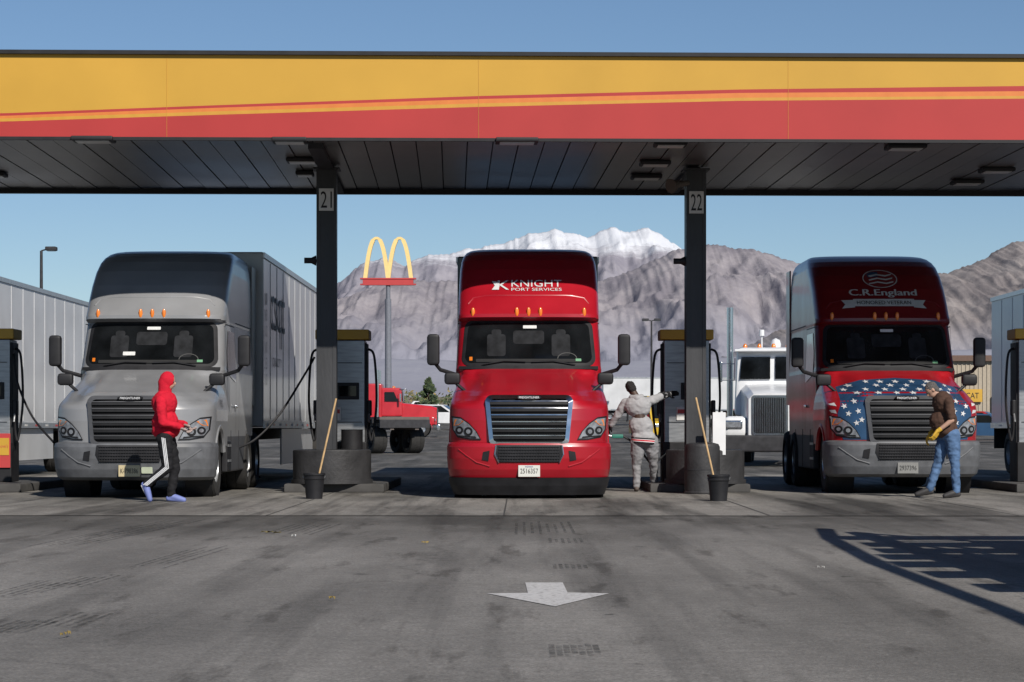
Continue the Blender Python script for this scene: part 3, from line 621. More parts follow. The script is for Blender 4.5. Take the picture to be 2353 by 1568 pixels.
# ---------------------------------------------------------------- background vehicles
def classic(loc,rz,sc,mat,label,sleeper=False):
    T=empty('road_truck',loc,rz,sc,label,'truck')
    b=B(); b.box((0,2.9,2.05),(1.9,1.3,1.7),mat,bev=.12,taper=.93); 
    if sleeper: b.box((0,4.4,2.0),(2.1,1.9,2.3),mat,bev=.12)
    b.done('cab',T)
    b=B(); vs=[]
    for (y,w,zb,zt) in ((.25,.5,.75,1.75),(.6,.58,.75,1.85),(2.3,.78,.8,2.02)):
        for (x,z) in ((-w,zb),(-w,zt-.15),(-w+.12,zt-.03),(0,zt),(w-.12,zt-.03),(w,zt-.15),(w,zb)): vs.append((x,y,z))
    b.faces(vs,[(i*7+j,i*7+(j+1)%7,i*7+7+(j+1)%7,i*7+7+j) for i in range(2) for j in range(7)]+[tuple(range(7))],mat); b.done('hood',T)
    for s in (-1,1):
        b=B(); pts=[]
        for a in np.linspace(-.1,math.pi*.95,14): pts.append((1.15+.68*math.cos(a),.52+.66*math.sin(a)))
        n=len(pts)
        vs=[(s*.62,y,z) for y,z in pts]+[(s*1.16,y,z-.03) for y,z in pts]+[(s*1.2,y,z-.12) for y,z in pts]
        b.faces(vs,[(k*n+i,k*n+i+1,k*n+n+i+1,k*n+n+i) for k in range(2) for i in range(n-1)],mat); 
        b.box((s*.82,.52,.95),(.55,.35,.5),mat,bev=.12); b.done('fender',T)
        b=B(); b.box((s*.86,.33,1.0),(.42,.05,.2),chrome,bev=.03); b.box((s*.86,.3,1.0),(.34,.02,.13),lens); b.done('headlight',T)
        b=B(); b.cyl((s*1.12,3.7,.9),(s*1.12,3.7,3.95),.08,.08,chrome,12); b.done('exhaust_stack',T)
        b=B(); b.cyl((s*.98,2.6,.75),(s*.98,4.2,.75),.32,.32,alu,18); b.done('fuel_tank',T)
        b=B(); b.prism([(2.5,2.1),(3.3,2.1),(3.3,2.65),(2.75,2.65)],s*.955,s*.97,glass,lambda y,z,x:(x-s*.02*(z-2),y,z)); b.done('door_window',T)
        b=B(); b.box((s*1.28,2.35,2.3),(.08,.1,.5),chrome,bev=.02); b.tube([(s*.95,2.5,2.5),(s*1.28,2.35,2.5)],.015,chrome,6); b.tube([(s*.95,2.5,2.1),(s*1.28,2.35,2.1)],.015,chrome,6); b.done('side_mirror',T)
    b=B(); b.patch(rrect(.86,.95,.06,cz=1.22),lambda x,z:(x,.23,z),chrome,0); b.patch(rrect(.74,.84,.04,cz=1.22),lambda x,z:(x,.215,z),blk,0)
    for i in range(17): b.box((-.34+i*.0425,.2,1.22),(.012,.02,.82),chrome)
    b.done('grille',T)
    b=B(); b.box((0,.15,.55),(2.4,.2,.4),gmet if not sleeper else chrome,bev=.06); b.done('bumper',T)
    b=B()
    for s in (-1,1): b.prism([(s*.06,2.12),(s*.8,2.12),(s*.76,2.66),(s*.06,2.66)],2.215,2.24,glass,lambda x,z,y:(x,y+(z-2)*.06,z))
    b.done('windshield',T)
    b=B(); b.box((0,2.25,2.82),(1.85,.35,.06),mat if not sleeper else chrome,bev=.02); b.done('sun_visor',T)
    for x in (-.7,-.35,0,.35,.7):
        b=B(); b.lathe([(0,.06),(.05,.055),(.1,.03),(.11,.001)],amber,axis='z',c=(x,2.8,2.9),n=12); b.done('marker_light',T)
    b=B(); b.box((0,4,.75),(.9,6.5,.25),gmet); b.done('chassis',T)
    for s in (-1,1):
        wheel(T,(s*1.0,1.15,.5))
        for y in (5.6,6.9): wheel(T,(s*.9,y,.5),w=.5)
    return T
WT=classic((wx(1768,66),66,gz(66)),math.radians(-8),1.17,wht,'white heavy truck with chrome stacks and amber roof lights')
b=B(); b.lathe([(0,.12),(.1,.13),(.2,.1),(.25,.001)],wht,axis='z',c=(.05,3.0,2.9),n=14); b.done('beacon',WT)
b=B(); b.tube([(-.3,3.1,2.88),(-.3,3.1,3.2),(-.3,3.1,3.21),(-.3,3.1,3.36)],[.02,.02,.07,.06],wht,10); b.done('antenna',WT)
rd2=paint('red_paint_bg',(.45,.018,.028))
RT=classic((wx(1014,150),150,gz(150)),math.radians(90),1.06,rd2,'red sleeper truck parked side on across the lot',True)
b=B()
for k,t in enumerate(('TUSA','ROAD LINES','TOOELE UT')): b.text(t,.9,.13,lambda a,c:(1.06,4.35+a,2.55-k*.22+c),ink)
b.done('lettering',RT)
FT=empty('flatbed_trailer',(wx(922,88),88,gz(88)),math.radians(207),1,'empty flatbed trailer with bare frame and double tyres','trailer')
tbr=M('trailer_brown',(.12,.1,.09),.8)
b=B()
for s in (-1,1): b.box((s*.5,-3.2,1.05),(.15,7,.35),tbr); 
b.box((0,-3.2,1.3),(2.0,7,.1),tbr); b.box((0,.3,1.1),(2.0,.1,.3),gmet)
for i in range(8): b.box((0,-.3-i*.8,1.2),(2.1,.1,.16),gmet)
b.done('deck',FT,sm=False)
for s in (-1,1):
    for y in (-.6,-1.7): wheel(FT,(s*.75,y,.5),w=.55,rimm=gmet)
def car(u,Y,mat,label,rz,sc=1,tall=0):
    T=empty('parked_car',(wx(u,Y),Y,gz(Y)),rz,sc,label,'car','cars parked across the lot')
    b=B(); prof=[(-2.2,.35),(-2.25,.75),(-2.1,.9),(-1.2,1.0),(1.6,1.02),(2.2,.95),(2.25,.4)]; fn=lambda y,z,x:(x,y,z)
    b.prism(prof,-.88,.88,mat,fn); b.prism([(-1.25,.98),(-.55,1.45+tall),(1.2,1.48+tall),(1.9,1.0)],-.72,.72,mat,fn); b.done('body',T,sm=False)
    b=B()
    for s in (-1,1): b.prism([(-1.05,1.0),(-.5,1.38+tall),(1.1,1.4+tall),(1.65,1.02)],s*.725,s*.74,glass,fn)
    b.patch([(-.66,1.02),(.66,1.02),(.6,1.42+tall),(-.6,1.42+tall)],lambda x,z:(x,-1.26+(z-.98)*.7/(.47+tall)-.02,z),glass,0); b.done('windows',T,sm=False)
    for s in (-1,1):
        b=B(); b.box((s*.65,-2.24,.72),(.3,.03,.13),lens,bev=.01); b.done('headlight',T)
        for y in (-1.4,1.4): wheel(T,(s*.8,y,.33),r=.33,w=.2)
    return T
car(1000,185,wht,'white sedan parked across the lot',math.radians(80),1.3)
car(985,230,wht,'white sport utility car parked across the lot',math.radians(95),1.2,.25)
car(868,170,wht,'white pickup sized car beside a red truck',math.radians(80),1.1,.2)
car(1519,120,paint('yellow_car',(.55,.36,.03)),'yellow van parked across the lot',math.radians(10),1.2,.5)
car(2262,120,paint('blue_car',(.04,.1,.2)),'blue car parked near the tan building',math.radians(60),1.0)
car(2240,135,paint('red_car',(.4,.02,.02)),'small red car parked near the tan building',math.radians(70),1.1)
car(1440,250,paint('grey_car',(.2,.2,.21)),'grey car parked across the lot',math.radians(85),1.2,.2)
trailer(wx(1385,210),210,gz(210)+.2,15,'white box trailer parked side on across the lot',tw,rz=math.radians(-90),h=4.0)
trailer(wx(2330,250),250,gz(250),15,'white box trailer parked side on beyond the building',tw,rz=math.radians(90),h=4.0)
Bd=empty('metal_building',(wx(2262,170),170,gz(170)),0,1,'tan metal building with ribbed walls and yellow sign','building')
tan=M('tan_metal',(.36,.31,.24),.6,var=.1)
b=B(); b.box((2.2,5,2.6),(9,10,5.2),tan)
for i in range(30): b.box((-2.2+i*.3,-.03,2.7),(.06,.06,5.2),tan)
b.done('wall',Bd,sm=False)
b=B(); b.box((2.2,5,5.3),(9.5,10.6,.3),wht); b.box((2.2,-.2,5.25),(9.5,.3,.4),M('brown_trim',(.12,.07,.05),.6)); b.done('roof',Bd,sm=False)
b=B(); b.box((-.9,-.2,2.6),(1.4,.15,.9),yel); b.text('CAT',.9,.4,lambda a,c:(-.9+a,-.29,2.6+c),blk); b.done('sign_panel',Bd,sm=False)
b=B(); b.box((1,-.1,1.3),(1.1,.08,2.4),blk); b.done('door',Bd,sm=False)
# arches sign
A=empty('restaurant_sign',(wx(892,200),200,gz(200)),0,1,'tall pole sign with yellow double arches on a red bar','sign')
s_=200/F; z0=wz(640,200)-gz(200); cream=M('arch_yellow',(.82,.60,.24),.5,var=.06)
b=B()
for c in (-1,1):
    cx=c*26.5*s_
    L=[];
    for t in np.linspace(-1,1,41):
        L.append((cx+26*s_*math.copysign(abs(t)**.85,t) if abs(t)>1e-6 else cx,92*s_*(1-abs(t)**2.1)))
    n=len(L)
    out=[]; inn=[]
    for i,p in enumerate(L):
        a=L[max(i-1,0)]; d=L[min(i+1,n-1)]; t=Vector((d[0]-a[0],d[1]-a[1])).normalized(); nn=Vector((-t.y,t.x)); w=(3.0 if abs(i-n//2)<5 else 4.6)*s_
        out.append((p[0]+nn.x*w,max(0,p[1]+nn.y*w))); inn.append((p[0]-nn.x*w,max(0,p[1]-nn.y*w)))
    vs=[(x,yy,z0+z) for yy in (-.25,.25) for pl in (out,inn) for x,z in pl]
    fs=[]
    for i in range(n-1):
        fs+=[(i,i+1,n+i+1,n+i),(2*n+i,2*n+i+1,3*n+i+1,3*n+i),(i,i+1,2*n+i+1,2*n+i),(n+i,n+i+1,3*n+i+1,3*n+i)]
    off=0.01*c; b.faces([(x,y+off,z) for x,y,z in vs],fs,cream)
b.done('arches',A)
b=B(); b.box((0,0,z0-8*s_),(116*s_,.6,16*s_),redp); b.box((0,0,z0-1*s_),(128*s_,.7,3*s_),redp); b.box((0,0,z0-14*s_),(128*s_,.5,3*s_),redp); b.done('base_bar',A,sm=False)
b=B(); pg=M('pole_grey',(.16,.17,.2),.6); b.cyl((0,0,0),(0,0,(z0-15*s_)*.9),8*s_,7*s_,pg,16); b.cyl((0,0,(z0-15*s_)*.9),(0,0,z0-15*s_),5*s_,5*s_,pg,12); b.done('pole',A)
def lamp(u,v,Y,two,lab):
    T=empty('street_lamp',(wx(u,Y),Y,gz(Y)),0,1,lab,'lamp post','lot lighting poles'); h=wz(v,Y)-gz(Y)
    b=B(); b.cyl((0,0,0),(0,0,h-.1),.13,.07,gmet,10); b.cyl((0,0,0),(0,0,.7),.3,.3,conc,12); b.done('pole',T)
    for s in ((-1,1) if two else (1,)):
        b=B(); b.tube([(0,0,h-.1),(s*.3,0,h-.02),(s*.5,0,h)],.04,gmet,6); b.box((s*.5,0,h),(.55,.5,.2),gmet,bev=.04); b.box((s*.5,0,h-.11),(.4,.38,.02),lens); b.done('lamp_head',T)
lamp(1497,735,200,True,'tall lot light pole with two lamp heads'); lamp(95,572,120,False,'tall lot light pole with one lamp head')
# ---------------------------------------------------------------- trees
def leaf_cloud(b,c,r,n,size,mats):
    for _ in range(n):
        d=Vector((random.gauss(0,1),random.gauss(0,1),random.gauss(0,1))).normalized()*(random.random()**.4)
        p=Vector(c)+Vector((d.x*r[0],d.y*r[1],d.z*r[2])); a=Vector((random.gauss(0,1),random.gauss(0,1),random.gauss(0,1))).normalized(); q=a.orthogonal().normalized(); s=size*random.uniform(.6,1.4)
        b.faces([p-a*s,p+q*s*.5,p+a*s,p-q*s*.5],[(0,1,2,3)],random.choice(mats))
gm=[M('pine_green_a',(.05,.08,.035),.8),M('pine_green_b',(.09,.12,.05),.8),M('pine_green_c',(.03,.05,.025),.8)]
ym=[M('autumn_a',(.25,.18,.05),.8),M('autumn_b',(.16,.13,.05),.8),M('autumn_c',(.1,.1,.05),.8)]
bark=M('bark',(.1,.07,.05),.9)
def pine(u,Y,h,w):
    T=empty('pine_tree',(wx(u,Y),Y,gz(Y)),0,1,'bushy green pine tree behind the parked vehicles','tree')
    b=B(); b.cyl((0,0,0),(0,0,h*.95),.16,.03,bark,8); b.done('trunk',T)
    b=B()
    for i in range(60):
        t=random.random()**.8; z=h*(.1+.88*t); R=w*(1-t)**.8*random.uniform(.6,1.1)+.1; a=random.random()*6.283
        leaf_cloud(b,(R*.65*math.cos(a),R*.65*math.sin(a),z),(R*.4,R*.4,h*.05),60,.14,gm)
    b.done('crown',T,sm=False,fix=False)
pine(985,215,4.2,1.6)
def bush(u,Y,h,w,mats,nm='shade_tree',lab='autumn coloured tree at the edge of the lot'):
    T=empty(nm,(wx(u,Y),Y,gz(Y)),0,1,lab,'tree')
    b=B(); b.tube([(0,0,0),(.1,0,h*.3),(0,.1,h*.7)],[.2,.15,.04],bark,8)
    for k in range(4): a=k*1.6; b.tube([(.05,0,h*.35),(w*.5*math.cos(a),w*.5*math.sin(a),h*.65)],[.08,.03],bark,6)
    b.done('trunk',T); b=B()
    for i in range(16):
        a=random.random()*6.283; R=w*random.random()*.8; leaf_cloud(b,(R*math.cos(a),R*math.sin(a),h*random.uniform(.4,.9)),(w*.35,w*.35,h*.15),110,.2,mats)
    b.done('crown',T,sm=False,fix=False)
bush(853,260,3.6,2.4,ym); bush(2290,300,4,3,gm); bush(1530,330,3.2,2.6,ym); bush(1400,340,3,2.5,gm)
b=B()
for i in range(300):
    Y=random.uniform(600,1100); u=random.uniform(-100,2500); h=random.uniform(2,5.5); leaf_cloud(b,(wx(u,Y),Y,gz(Y)+h*.5),(h*.9,h*.5,h*.5),30,.7,ym+gm)
o=b.done('treeline',None,sm=False,fix=False); o['kind']='stuff'; o['label']='distant band of autumn brush and trees beyond the lot'; o['category']='trees'
# ---------------------------------------------------------------- unseen car hauler, shaped to cast the shadow beside the lane
K=empty('unseen_car_hauler',(5.0,5.9,0),0,1,'unseen open car hauler trailer shaped to cast a ground shadow','trailer')
b=B()
for s in (0,2.4):
    for z in (.95,2.5): b.box((s,7,z),(.14,18,.22),gmet)
    for i in range(10): b.box((s,-1.87+i*1.97,1.75),(.1,.12,1.6),gmet)
    for i in range(4): b.tube([(s,i*4,1),(s,i*4+2,2.5),(s,i*4+4,1)],.05,gmet,6)
    b.tube([(s,16.4,2.9),(s,13.5,3.3),(s,9,3.6),(s,4,3.6),(s,-1,3.8)],.09,gmet,6)
for i in range(13): b.box((1.2,-1+i*1.25,3.2+.2*math.sin(i)),(2.4,.8,.06),gmet)  # plates and side panels added to make the ground shadow more solid
b.box((1.2,5.5,2.6),(2.3,11,.06),gmet); b.box((1.2,8,1.0),(2.3,16,.08),gmet)
b.box((.0,7.5,2.0),(.05,6,.8),gmet); b.box((.0,11.8,1.5),(.05,1.6,.9),gmet); b.box((.0,1.0,2.9),(.05,3.2,.8),gmet); b.done('hauler_shadow_frame',K,sm=False)
for s in (.2,2.2):
    for y in (2,3.3): wheel(K,(s,y,.5),w=.4)
# ---------------------------------------------------------------- ground
def nodes(name):
    m=bpy.data.materials.new(name); m.use_nodes=True; return m,m.node_tree.nodes,m.node_tree.links
def asphalt(name,base,field=False,stain=.5,streak=.75):
    m,N,L=nodes(name); P=N['Principled BSDF']; P.inputs['Roughness'].default_value=.85; P.inputs['Specular IOR Level'].default_value=.3
    g=N.new('ShaderNodeNewGeometry'); pos=g.outputs['Position']
    def nz(scale,det=5,st=None,ro=.55):
        n=N.new('ShaderNodeTexNoise'); n.inputs['Scale'].default_value=scale; n.inputs['Detail'].default_value=det; n.inputs['Roughness'].default_value=ro
        if st:
            mp=N.new('ShaderNodeMapping'); mp.inputs['Scale'].default_value=st; L.new(pos,mp.inputs['Vector']); L.new(mp.outputs[0],n.inputs['Vector'])
        else: L.new(pos,n.inputs['Vector'])
        return n.outputs['Fac']
    def ramp(fac,a,b,ca,cb):
        r=N.new('ShaderNodeValToRGB'); r.color_ramp.elements[0].position=a; r.color_ramp.elements[1].position=b
        r.color_ramp.elements[0].color=(*ca,1); r.color_ramp.elements[1].color=(*cb,1); L.new(fac,r.inputs['Fac']); return r.outputs['Color']
    def mul(a,b,f=1.):
        x=N.new('ShaderNodeMix'); x.data_type='RGBA'; x.blend_type='MULTIPLY'; x.inputs[0].default_value=f; L.new(a,x.inputs[6]); L.new(b,x.inputs[7]); return x.outputs[2]
    c=ramp(nz(.35,4),.3,.7,[k*.85 for k in base],[k*1.12 for k in base])
    c=mul(c,ramp(nz(45,4,None,.75),.3,.72,(.5,)*3,(1.5,)*3)); c=mul(c,ramp(nz(9,6),.3,.7,(.84,)*3,(1.13,)*3))
    c=mul(c,ramp(nz(.5,6,(1.1,.22,1)),.36,.56,(stain,)*3,(1,1,1)))
    c=mul(c,ramp(nz(1.3,4,(1.5,.06,1),.6),.38,.5,(streak,)*3,(1,1,1)))
    c=mul(c,ramp(nz(1.6,5,(1.6,.25,1),.65),.34,.43,(.6,.59,.58),(1,1,1)))
    c=mul(c,ramp(nz(3.1,2),.24,.29,(.4,)*3,(1,1,1)))
    v=N.new('ShaderNodeTexVoronoi'); v.feature='DISTANCE_TO_EDGE'; v.inputs['Scale'].default_value=.1
    wn=N.new('ShaderNodeTexNoise'); wn.inputs['Scale'].default_value=1.2; wn.inputs['Detail'].default_value=6; L.new(pos,wn.inputs['Vector'])
    ad=N.new('ShaderNodeVectorMath'); ad.operation='MULTIPLY_ADD'; L.new(wn.outputs['Color'],ad.inputs[0]); ad.inputs[1].default_value=(1,1,1); L.new(pos,ad.inputs[2]); L.new(ad.outputs[0],v.inputs['Vector'])
    c=mul(c,ramp(v.outputs['Distance'],.0,.0009,(.78,)*3,(1,1,1)))
    if field:
        sp=N.new('ShaderNodeSeparateXYZ'); L.new(pos,sp.inputs[0]); mr=N.new('ShaderNodeMapRange'); mr.inputs['From Min'].default_value=300; mr.inputs['From Max'].default_value=330; L.new(sp.outputs['Y'],mr.inputs['Value'])
        m1=N.new('ShaderNodeMapRange'); m1.inputs['From Min'].default_value=17; m1.inputs['From Max'].default_value=28; L.new(sp.outputs['Y'],m1.inputs['Value'])
        m2=N.new('ShaderNodeMath'); m2.operation='MULTIPLY'; L.new(m1.outputs[0],m2.inputs[0]); L.new(nz(.8,5,(1,.3,1)),m2.inputs[1])
        c=mul(c,ramp(m2.outputs[0],.2,.55,(1,1,1),(.42,.42,.41)))
        x=N.new('ShaderNodeMix'); x.data_type='RGBA'; L.new(mr.outputs[0],x.inputs[0]); L.new(c,x.inputs[6]); L.new(ramp(nz(.02,6),.3,.7,(.16,.14,.1),(.26,.22,.15)),x.inputs[7]); c=x.outputs[2]
    L.new(c,P.inputs['Base Color'])
    bp=N.new('ShaderNodeBump'); bp.inputs['Strength'].default_value=.5; bp.inputs['Distance'].default_value=.01; L.new(nz(90,4),bp.inputs['Height']); L.new(bp.outputs[0],P.inputs['Normal'])
    return m
gm_=asphalt('asphalt_ground',(.225,.214,.199),True,.66,.74); pm_=asphalt('concrete_pad',(.245,.232,.21),False,.34,.52)
b=B(); Ys=[-300,-20,10,30,62,80,100,125,150,200,250,300,400,600,800,1500,2500,5000,12000]; Xs=[-9000,-2000,-400,-60,-20,0,20,60,400,2000,9000]
b.faces([(x,y,gz(y)) for y in Ys for x in Xs],[(i*11+j,i*11+j+1,i*11+12+j,i*11+11+j) for i in range(len(Ys)-1) for j in range(10)],gm_)
o=b.done('ground',None,sm=False,fix=False); o['kind']='structure'
b=B(); b.faces([(-22,29.9,.005),(22,29.5,.005),(22,56,.005),(-22,56,.005)],[(0,1,2,3)],pm_); o=b.done('pavement',None,sm=False,fix=False); o['kind']='structure'
b=B(); jm=M('joint_dark',(.05,.048,.045),.9)
for x in (-12.5,-9.3,-3.15,-.2+0,3.1,6.2,9.3): b.faces([(x-.01,29.75,.009),(x+.01,29.75,.009),(x+.01,50,.009),(x-.01,50,.009)],[(0,1,2,3)],jm)
b.faces([(-22,33.0,.009),(22,33.0,.009),(22,33.02,.009),(-22,33.02,.009)],[(0,1,2,3)],jm)
b.faces([(-22,29.86,.009),(22,29.46,.009),(22,29.52,.009),(-22,29.92,.009)],[(0,1,2,3)],jm)
o=b.done('pavement_joints',None,sm=False,fix=False); o['kind']='structure'
m,N,L=nodes('worn_white_arrow'); P=N['Principled BSDF']; P.inputs['Roughness'].default_value=.8
g=N.new('ShaderNodeNewGeometry'); n=N.new('ShaderNodeTexNoise'); n.inputs['Scale'].default_value=25; n.inputs['Detail'].default_value=8; L.new(g.outputs['Position'],n.inputs['Vector'])
r=N.new('ShaderNodeValToRGB'); r.color_ramp.elements[0].position=.36; r.color_ramp.elements[1].position=.47; r.color_ramp.elements[0].color=(.28,.27,.26,1); r.color_ramp.elements[1].color=(.52,.51,.5,1); L.new(n.outputs['Fac'],r.inputs['Fac']); L.new(r.outputs[0],P.inputs['Base Color'])
b=B(); G=lambda u,v,z=.004:(wx(u,F*CH/(v-H)),F*CH/(v-H),z)
b.faces([G(1207,1340),G(1293,1340),G(1304,1363),G(1400,1365),G(1275,1395),G(1119,1365),G(1213,1364)],[(0,1,2,3,4,5,6)],m); o=b.done('painted_arrow',None,sm=False,fix=False)
o['kind']='structure'
m,N,L=nodes('tyre_smudge'); P=N['Principled BSDF']; P.inputs['Roughness'].default_value=.9; P.inputs['Base Color'].default_value=(.055,.053,.05,1)
g=N.new('ShaderNodeNewGeometry'); n=N.new('ShaderNodeTexNoise'); n.inputs['Scale'].default_value=11; n.inputs['Detail'].default_value=6; L.new(g.outputs['Position'],n.inputs['Vector'])
r=N.new('ShaderNodeMapRange'); r.inputs['From Min'].default_value=.36; r.inputs['From Max'].default_value=.66; r.inputs['To Max'].default_value=.55; L.new(n.outputs['Fac'],r.inputs['Value']); L.new(r.outputs[0],P.inputs['Alpha'])
b=B()
for (u,v,w,n_,ln) in ((1310,1303,.24,6,.6),(1320,1495,.22,7,.6),(82,1352,.3,6,1.4),(185,1338,.25,5,1.3),(45,1442,.22,6,.9),(168,1425,.25,5,.9),(1300,1243,.3,6,.9),(250,1230,.5,7,4),(330,1215,.5,7,4),(700,1215,.5,7,2.5),(1250,1215,.6,8,3),(420,1280,.3,5,3)):
    x,y,_=G(u,v)
    for k in range(n_):
        xx=x+(k/(n_-1)-.5)*w; l=ln*random.uniform(.35,.6); sk_=.04*(1 if u<1000 else 0); y0_=y+random.uniform(-.12,.12)*ln; hw=.015
        b.faces([(xx-hw-sk_*l,y0_-l,.0035),(xx+hw-sk_*l,y0_-l,.0035),(xx+hw+sk_*l,y0_+l,.0035),(xx-hw+sk_*l,y0_+l,.0035)],[(0,1,2,3)],m)
o=b.done('tyre_marks',None,sm=False,fix=False); o['kind']='structure'
for (u,v,s,mt) in ((622,1228,.09,ym[1]),(677,1236,.05,whtm),(150,1466,.05,ym[0]),(768,1382,.03,ym[0]),(1886,1310,.03,whtm),(980,1252,.03,ym[0])):
    p=G(u,v); I=empty('litter',(p[0],p[1],.004),random.random()*3,1,'small dry leaf or scrap lying on the asphalt','litter','scraps on the asphalt')
    b=B(); 
    for k in range(4):
        a=random.random()*6; c=Vector((random.uniform(-s,s),random.uniform(-s,s),.01)); b.faces([c+Vector((s*.5*math.cos(a),s*.5*math.sin(a),.0)),c+Vector((-s*.2,s*.3,.02)),c+Vector((-s*.5*math.cos(a),-s*.5*math.sin(a),.004)),c+Vector((s*.2,-s*.3,.015))],[(0,1,2,3)],mt)
    b.done('scrap',I,sm=False,fix=False)
# ---------------------------------------------------------------- mountains
def mtn(name,c1,c2,snow=None,bs=.006,bd=60,low=None):  # rock colours include a bluish distance haze, mixed into the base colour
    m,N,L=nodes(name); P=N['Principled BSDF']; P.inputs['Roughness'].default_value=1; P.inputs['Specular IOR Level'].default_value=0
    g=N.new('ShaderNodeNewGeometry'); n=N.new('ShaderNodeTexNoise'); n.inputs['Scale'].default_value=bs; n.inputs['Detail'].default_value=9; n.inputs['Roughness'].default_value=.7
    mq=N.new('ShaderNodeMapping'); mq.inputs['Scale'].default_value=(1,.5,.8); L.new(g.outputs['Position'],mq.inputs['Vector']); L.new(mq.outputs[0],n.inputs['Vector'])
    r=N.new('ShaderNodeValToRGB'); r.color_ramp.elements[0].position=.4; r.color_ramp.elements[1].position=.6; r.color_ramp.elements[0].color=(*c1,1); r.color_ramp.elements[1].color=(*c2,1); L.new(n.outputs['Fac'],r.inputs['Fac']); out=r.outputs[0]
    sp=N.new('ShaderNodeSeparateXYZ'); L.new(g.outputs['Position'],sp.inputs[0])
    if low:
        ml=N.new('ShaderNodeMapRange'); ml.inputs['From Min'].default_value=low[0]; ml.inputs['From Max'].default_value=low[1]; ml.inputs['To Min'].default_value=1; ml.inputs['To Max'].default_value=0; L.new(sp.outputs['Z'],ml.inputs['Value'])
        x=N.new('ShaderNodeMix'); x.data_type='RGBA'; L.new(ml.outputs[0],x.inputs[0]); L.new(out,x.inputs[6]); x.inputs[7].default_value=(.28,.285,.34,1); out=x.outputs[2]  # lower slopes fade into a painted haze tint by height
    if snow:
        n2=N.new('ShaderNodeTexNoise'); n2.inputs['Scale'].default_value=.008; n2.inputs['Detail'].default_value=9; n2.inputs['Roughness'].default_value=.75
        mp=N.new('ShaderNodeMapping'); mp.inputs['Scale'].default_value=(1,1,3.5); L.new(g.outputs['Position'],mp.inputs['Vector']); L.new(mp.outputs[0],n2.inputs['Vector'])
        ma=N.new('ShaderNodeMath'); ma.operation='MULTIPLY_ADD'; L.new(n2.outputs['Fac'],ma.inputs[0]); ma.inputs[1].default_value=snow[1]; L.new(sp.outputs['Z'],ma.inputs[2])
        mr=N.new('ShaderNodeMapRange'); mr.inputs['From Min'].default_value=snow[0]; mr.inputs['From Max'].default_value=snow[0]+snow[2]; L.new(ma.outputs[0],mr.inputs['Value'])
        x=N.new('ShaderNodeMix'); x.data_type='RGBA'; L.new(mr.outputs[0],x.inputs[0]); L.new(out,x.inputs[6]); x.inputs[7].default_value=(.68,.7,.74,1); out=x.outputs[2]
    L.new(out,P.inputs['Base Color']); bp=N.new('ShaderNodeBump'); bp.inputs['Strength'].default_value=.4; bp.inputs['Distance'].default_value=bd; L.new(n.outputs['Fac'],bp.inputs['Height']); L.new(bp.outputs[0],P.inputs['Normal']); return m
def rid(x,y,o=5,s0=0):
    s=0;a=1;f=1
    for k in range(o): s+=a*(1-2.2*abs(noise.noise(Vector((x*f+s0,y*f,k*7.3))))); a*=.52; f*=2.05
    return s/1.9
def ridge(name,D,depth,prof,mat,amp,seed,jag=4,sx=900,cols=760,rows=70,u0=-150,u1=2560):
    pu=[p[0] for p in prof]; pv=[p[1] for p in prof]; vs=[]; base=gz(D-depth)-20
    tt=list(np.linspace(0,1,rows))+[1.04,1.1,1.2]
    us=np.linspace(u0,u1,cols); 
    cr=[wz(np.interp(u,pu,pv)-jag*(noise.noise(Vector((u*.035,seed,0)))+.7*noise.noise(Vector((u*.11,seed,3)))+.5*noise.noise(Vector((u*.3,seed,6)))),D) for u in us]
    for t in tt:
        Y=D-depth*(1-t)
        for i,u in enumerate(us):
            X=wx(u,D); h=cr[i]-base
            if t<=1:
                e=4*t*(1-t)*.75+.25*t*(1-t**8); wv=rid(X/sx,Y/(sx*3.2),5,seed)
                z=base+h*(t**1.25)+h*amp*e*(wv-.35)
                z=min(z,CH+(cr[i]-CH)*Y/D*.998) if t<1 else z
            else: z=base+h*(1-(t-1)*2.2)
            vs.append((X,Y,z))
    n=len(us); b=B(); b.faces(vs,[(r*n+j,r*n+j+1,r*n+n+j+1,r*n+n+j) for r in range(len(tt)-1) for j in range(n-1)],mat)
    o=b.done(name,None,fix=False,ang=3.2,wn=False); o['kind']='structure'; return o
pA=[(-150,800),(600,740),(700,702),(742,678),(790,642),(830,607),(880,594),(905,598),(930,612),(950,598),(985,586),(1035,583),(1060,576),(1150,560),(1190,548),(1215,535),(1235,537),(1275,528),(1310,535),(1350,546),(1385,530),(1405,522),(1430,531),(1445,535),(1470,527),(1490,523),(1520,540),(1560,570),(1620,610),(1800,680),(2560,760)]
pB=[(-150,860),(600,755),(742,705),(850,660),(950,645),(1050,648),(1200,645),(1300,650),(1380,645),(1440,625),(1490,602),(1530,584),(1560,574),(1600,566),(1640,560),(1680,568),(1740,578),(1790,592),(1880,615),(1960,640),(2100,655),(2250,665),(2560,700)]
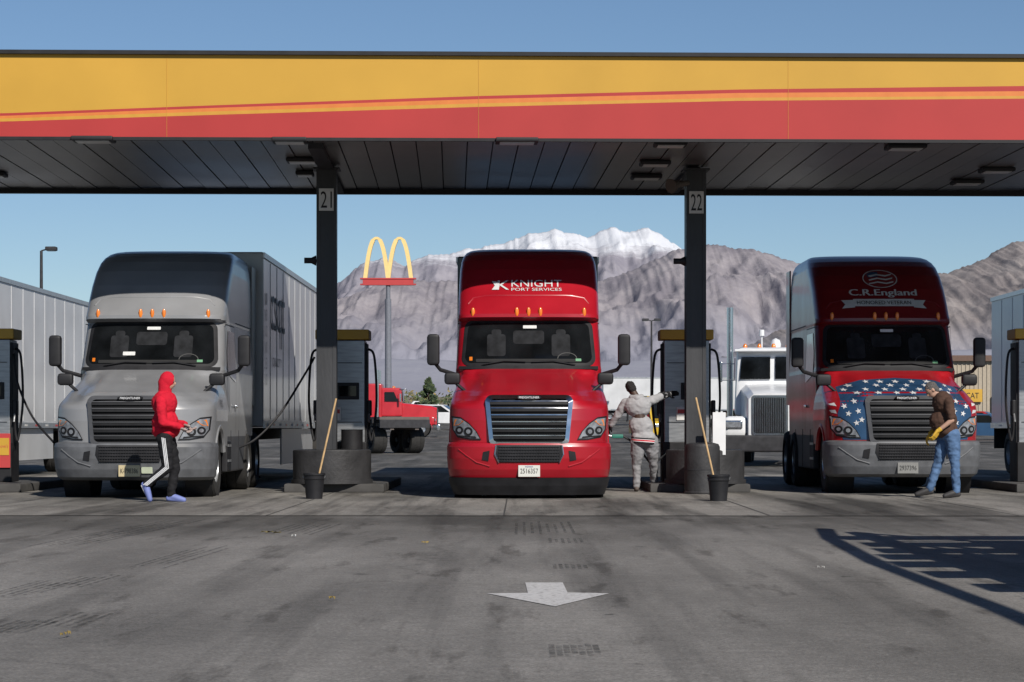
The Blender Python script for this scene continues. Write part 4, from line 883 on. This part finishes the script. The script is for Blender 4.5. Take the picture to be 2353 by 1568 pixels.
pC=[(-150,990),(1500,900),(1700,800),(1900,715),(2050,668),(2150,632),(2180,625),(2220,615),(2260,595),(2300,570),(2353,553),(2560,500)]
pD=[(-150,870),(500,835),(900,825),(1300,835),(1700,820),(2353,800),(2560,790)]
zs=wz(598,12000)
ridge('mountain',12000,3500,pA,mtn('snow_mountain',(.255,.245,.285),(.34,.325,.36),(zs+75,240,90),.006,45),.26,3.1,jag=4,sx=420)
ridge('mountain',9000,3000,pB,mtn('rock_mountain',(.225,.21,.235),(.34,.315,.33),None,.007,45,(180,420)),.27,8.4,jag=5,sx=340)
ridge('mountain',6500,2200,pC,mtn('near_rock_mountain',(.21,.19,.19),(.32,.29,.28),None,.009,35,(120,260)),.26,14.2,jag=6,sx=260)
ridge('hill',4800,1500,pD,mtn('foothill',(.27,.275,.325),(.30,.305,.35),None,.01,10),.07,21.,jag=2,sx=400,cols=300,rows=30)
# ---------------------------------------------------------------- light, sky, camera
d=Vector((-.47,1,-.80))
sl=bpy.data.lights.new('sun','SUN'); sl.energy=4.9; sl.angle=math.radians(.5); sl.color=(1,.94,.86)
so=bpy.data.objects.new('sun',sl); COL.objects.link(so); so.rotation_euler=d.to_track_quat('-Z','Y').to_euler(); so.location=(20,-20,40)
W=bpy.data.worlds.new('World'); SC.world=W; W.use_nodes=True; nt=W.node_tree; bg=nt.nodes['Background']; sk=nt.nodes.new('ShaderNodeTexSky'); sk.sky_type='NISHITA'; sk.sun_disc=False
sk.sun_elevation=math.radians(35.9); sk.sun_rotation=math.radians(154.8); sk.altitude=1400; sk.air_density=1.; sk.dust_density=.1; sk.ozone_density=4.5
nt.links.new(sk.outputs[0],bg.inputs['Color']); bg.inputs['Strength'].default_value=.075
cam=bpy.data.cameras.new('camera'); co=bpy.data.objects.new('camera',cam); COL.objects.link(co); co.location=(0,0,CH); co.rotation_euler=(math.pi/2,0,0)
cam.sensor_width=36; cam.lens=F/2353*36; cam.shift_x=-18.5/2353; cam.shift_y=201/2353; cam.clip_end=40000; cam.clip_start=.1; SC.camera=co
SC.view_settings.view_transform='Standard'; SC.view_settings.look='None'; SC.view_settings.exposure=0
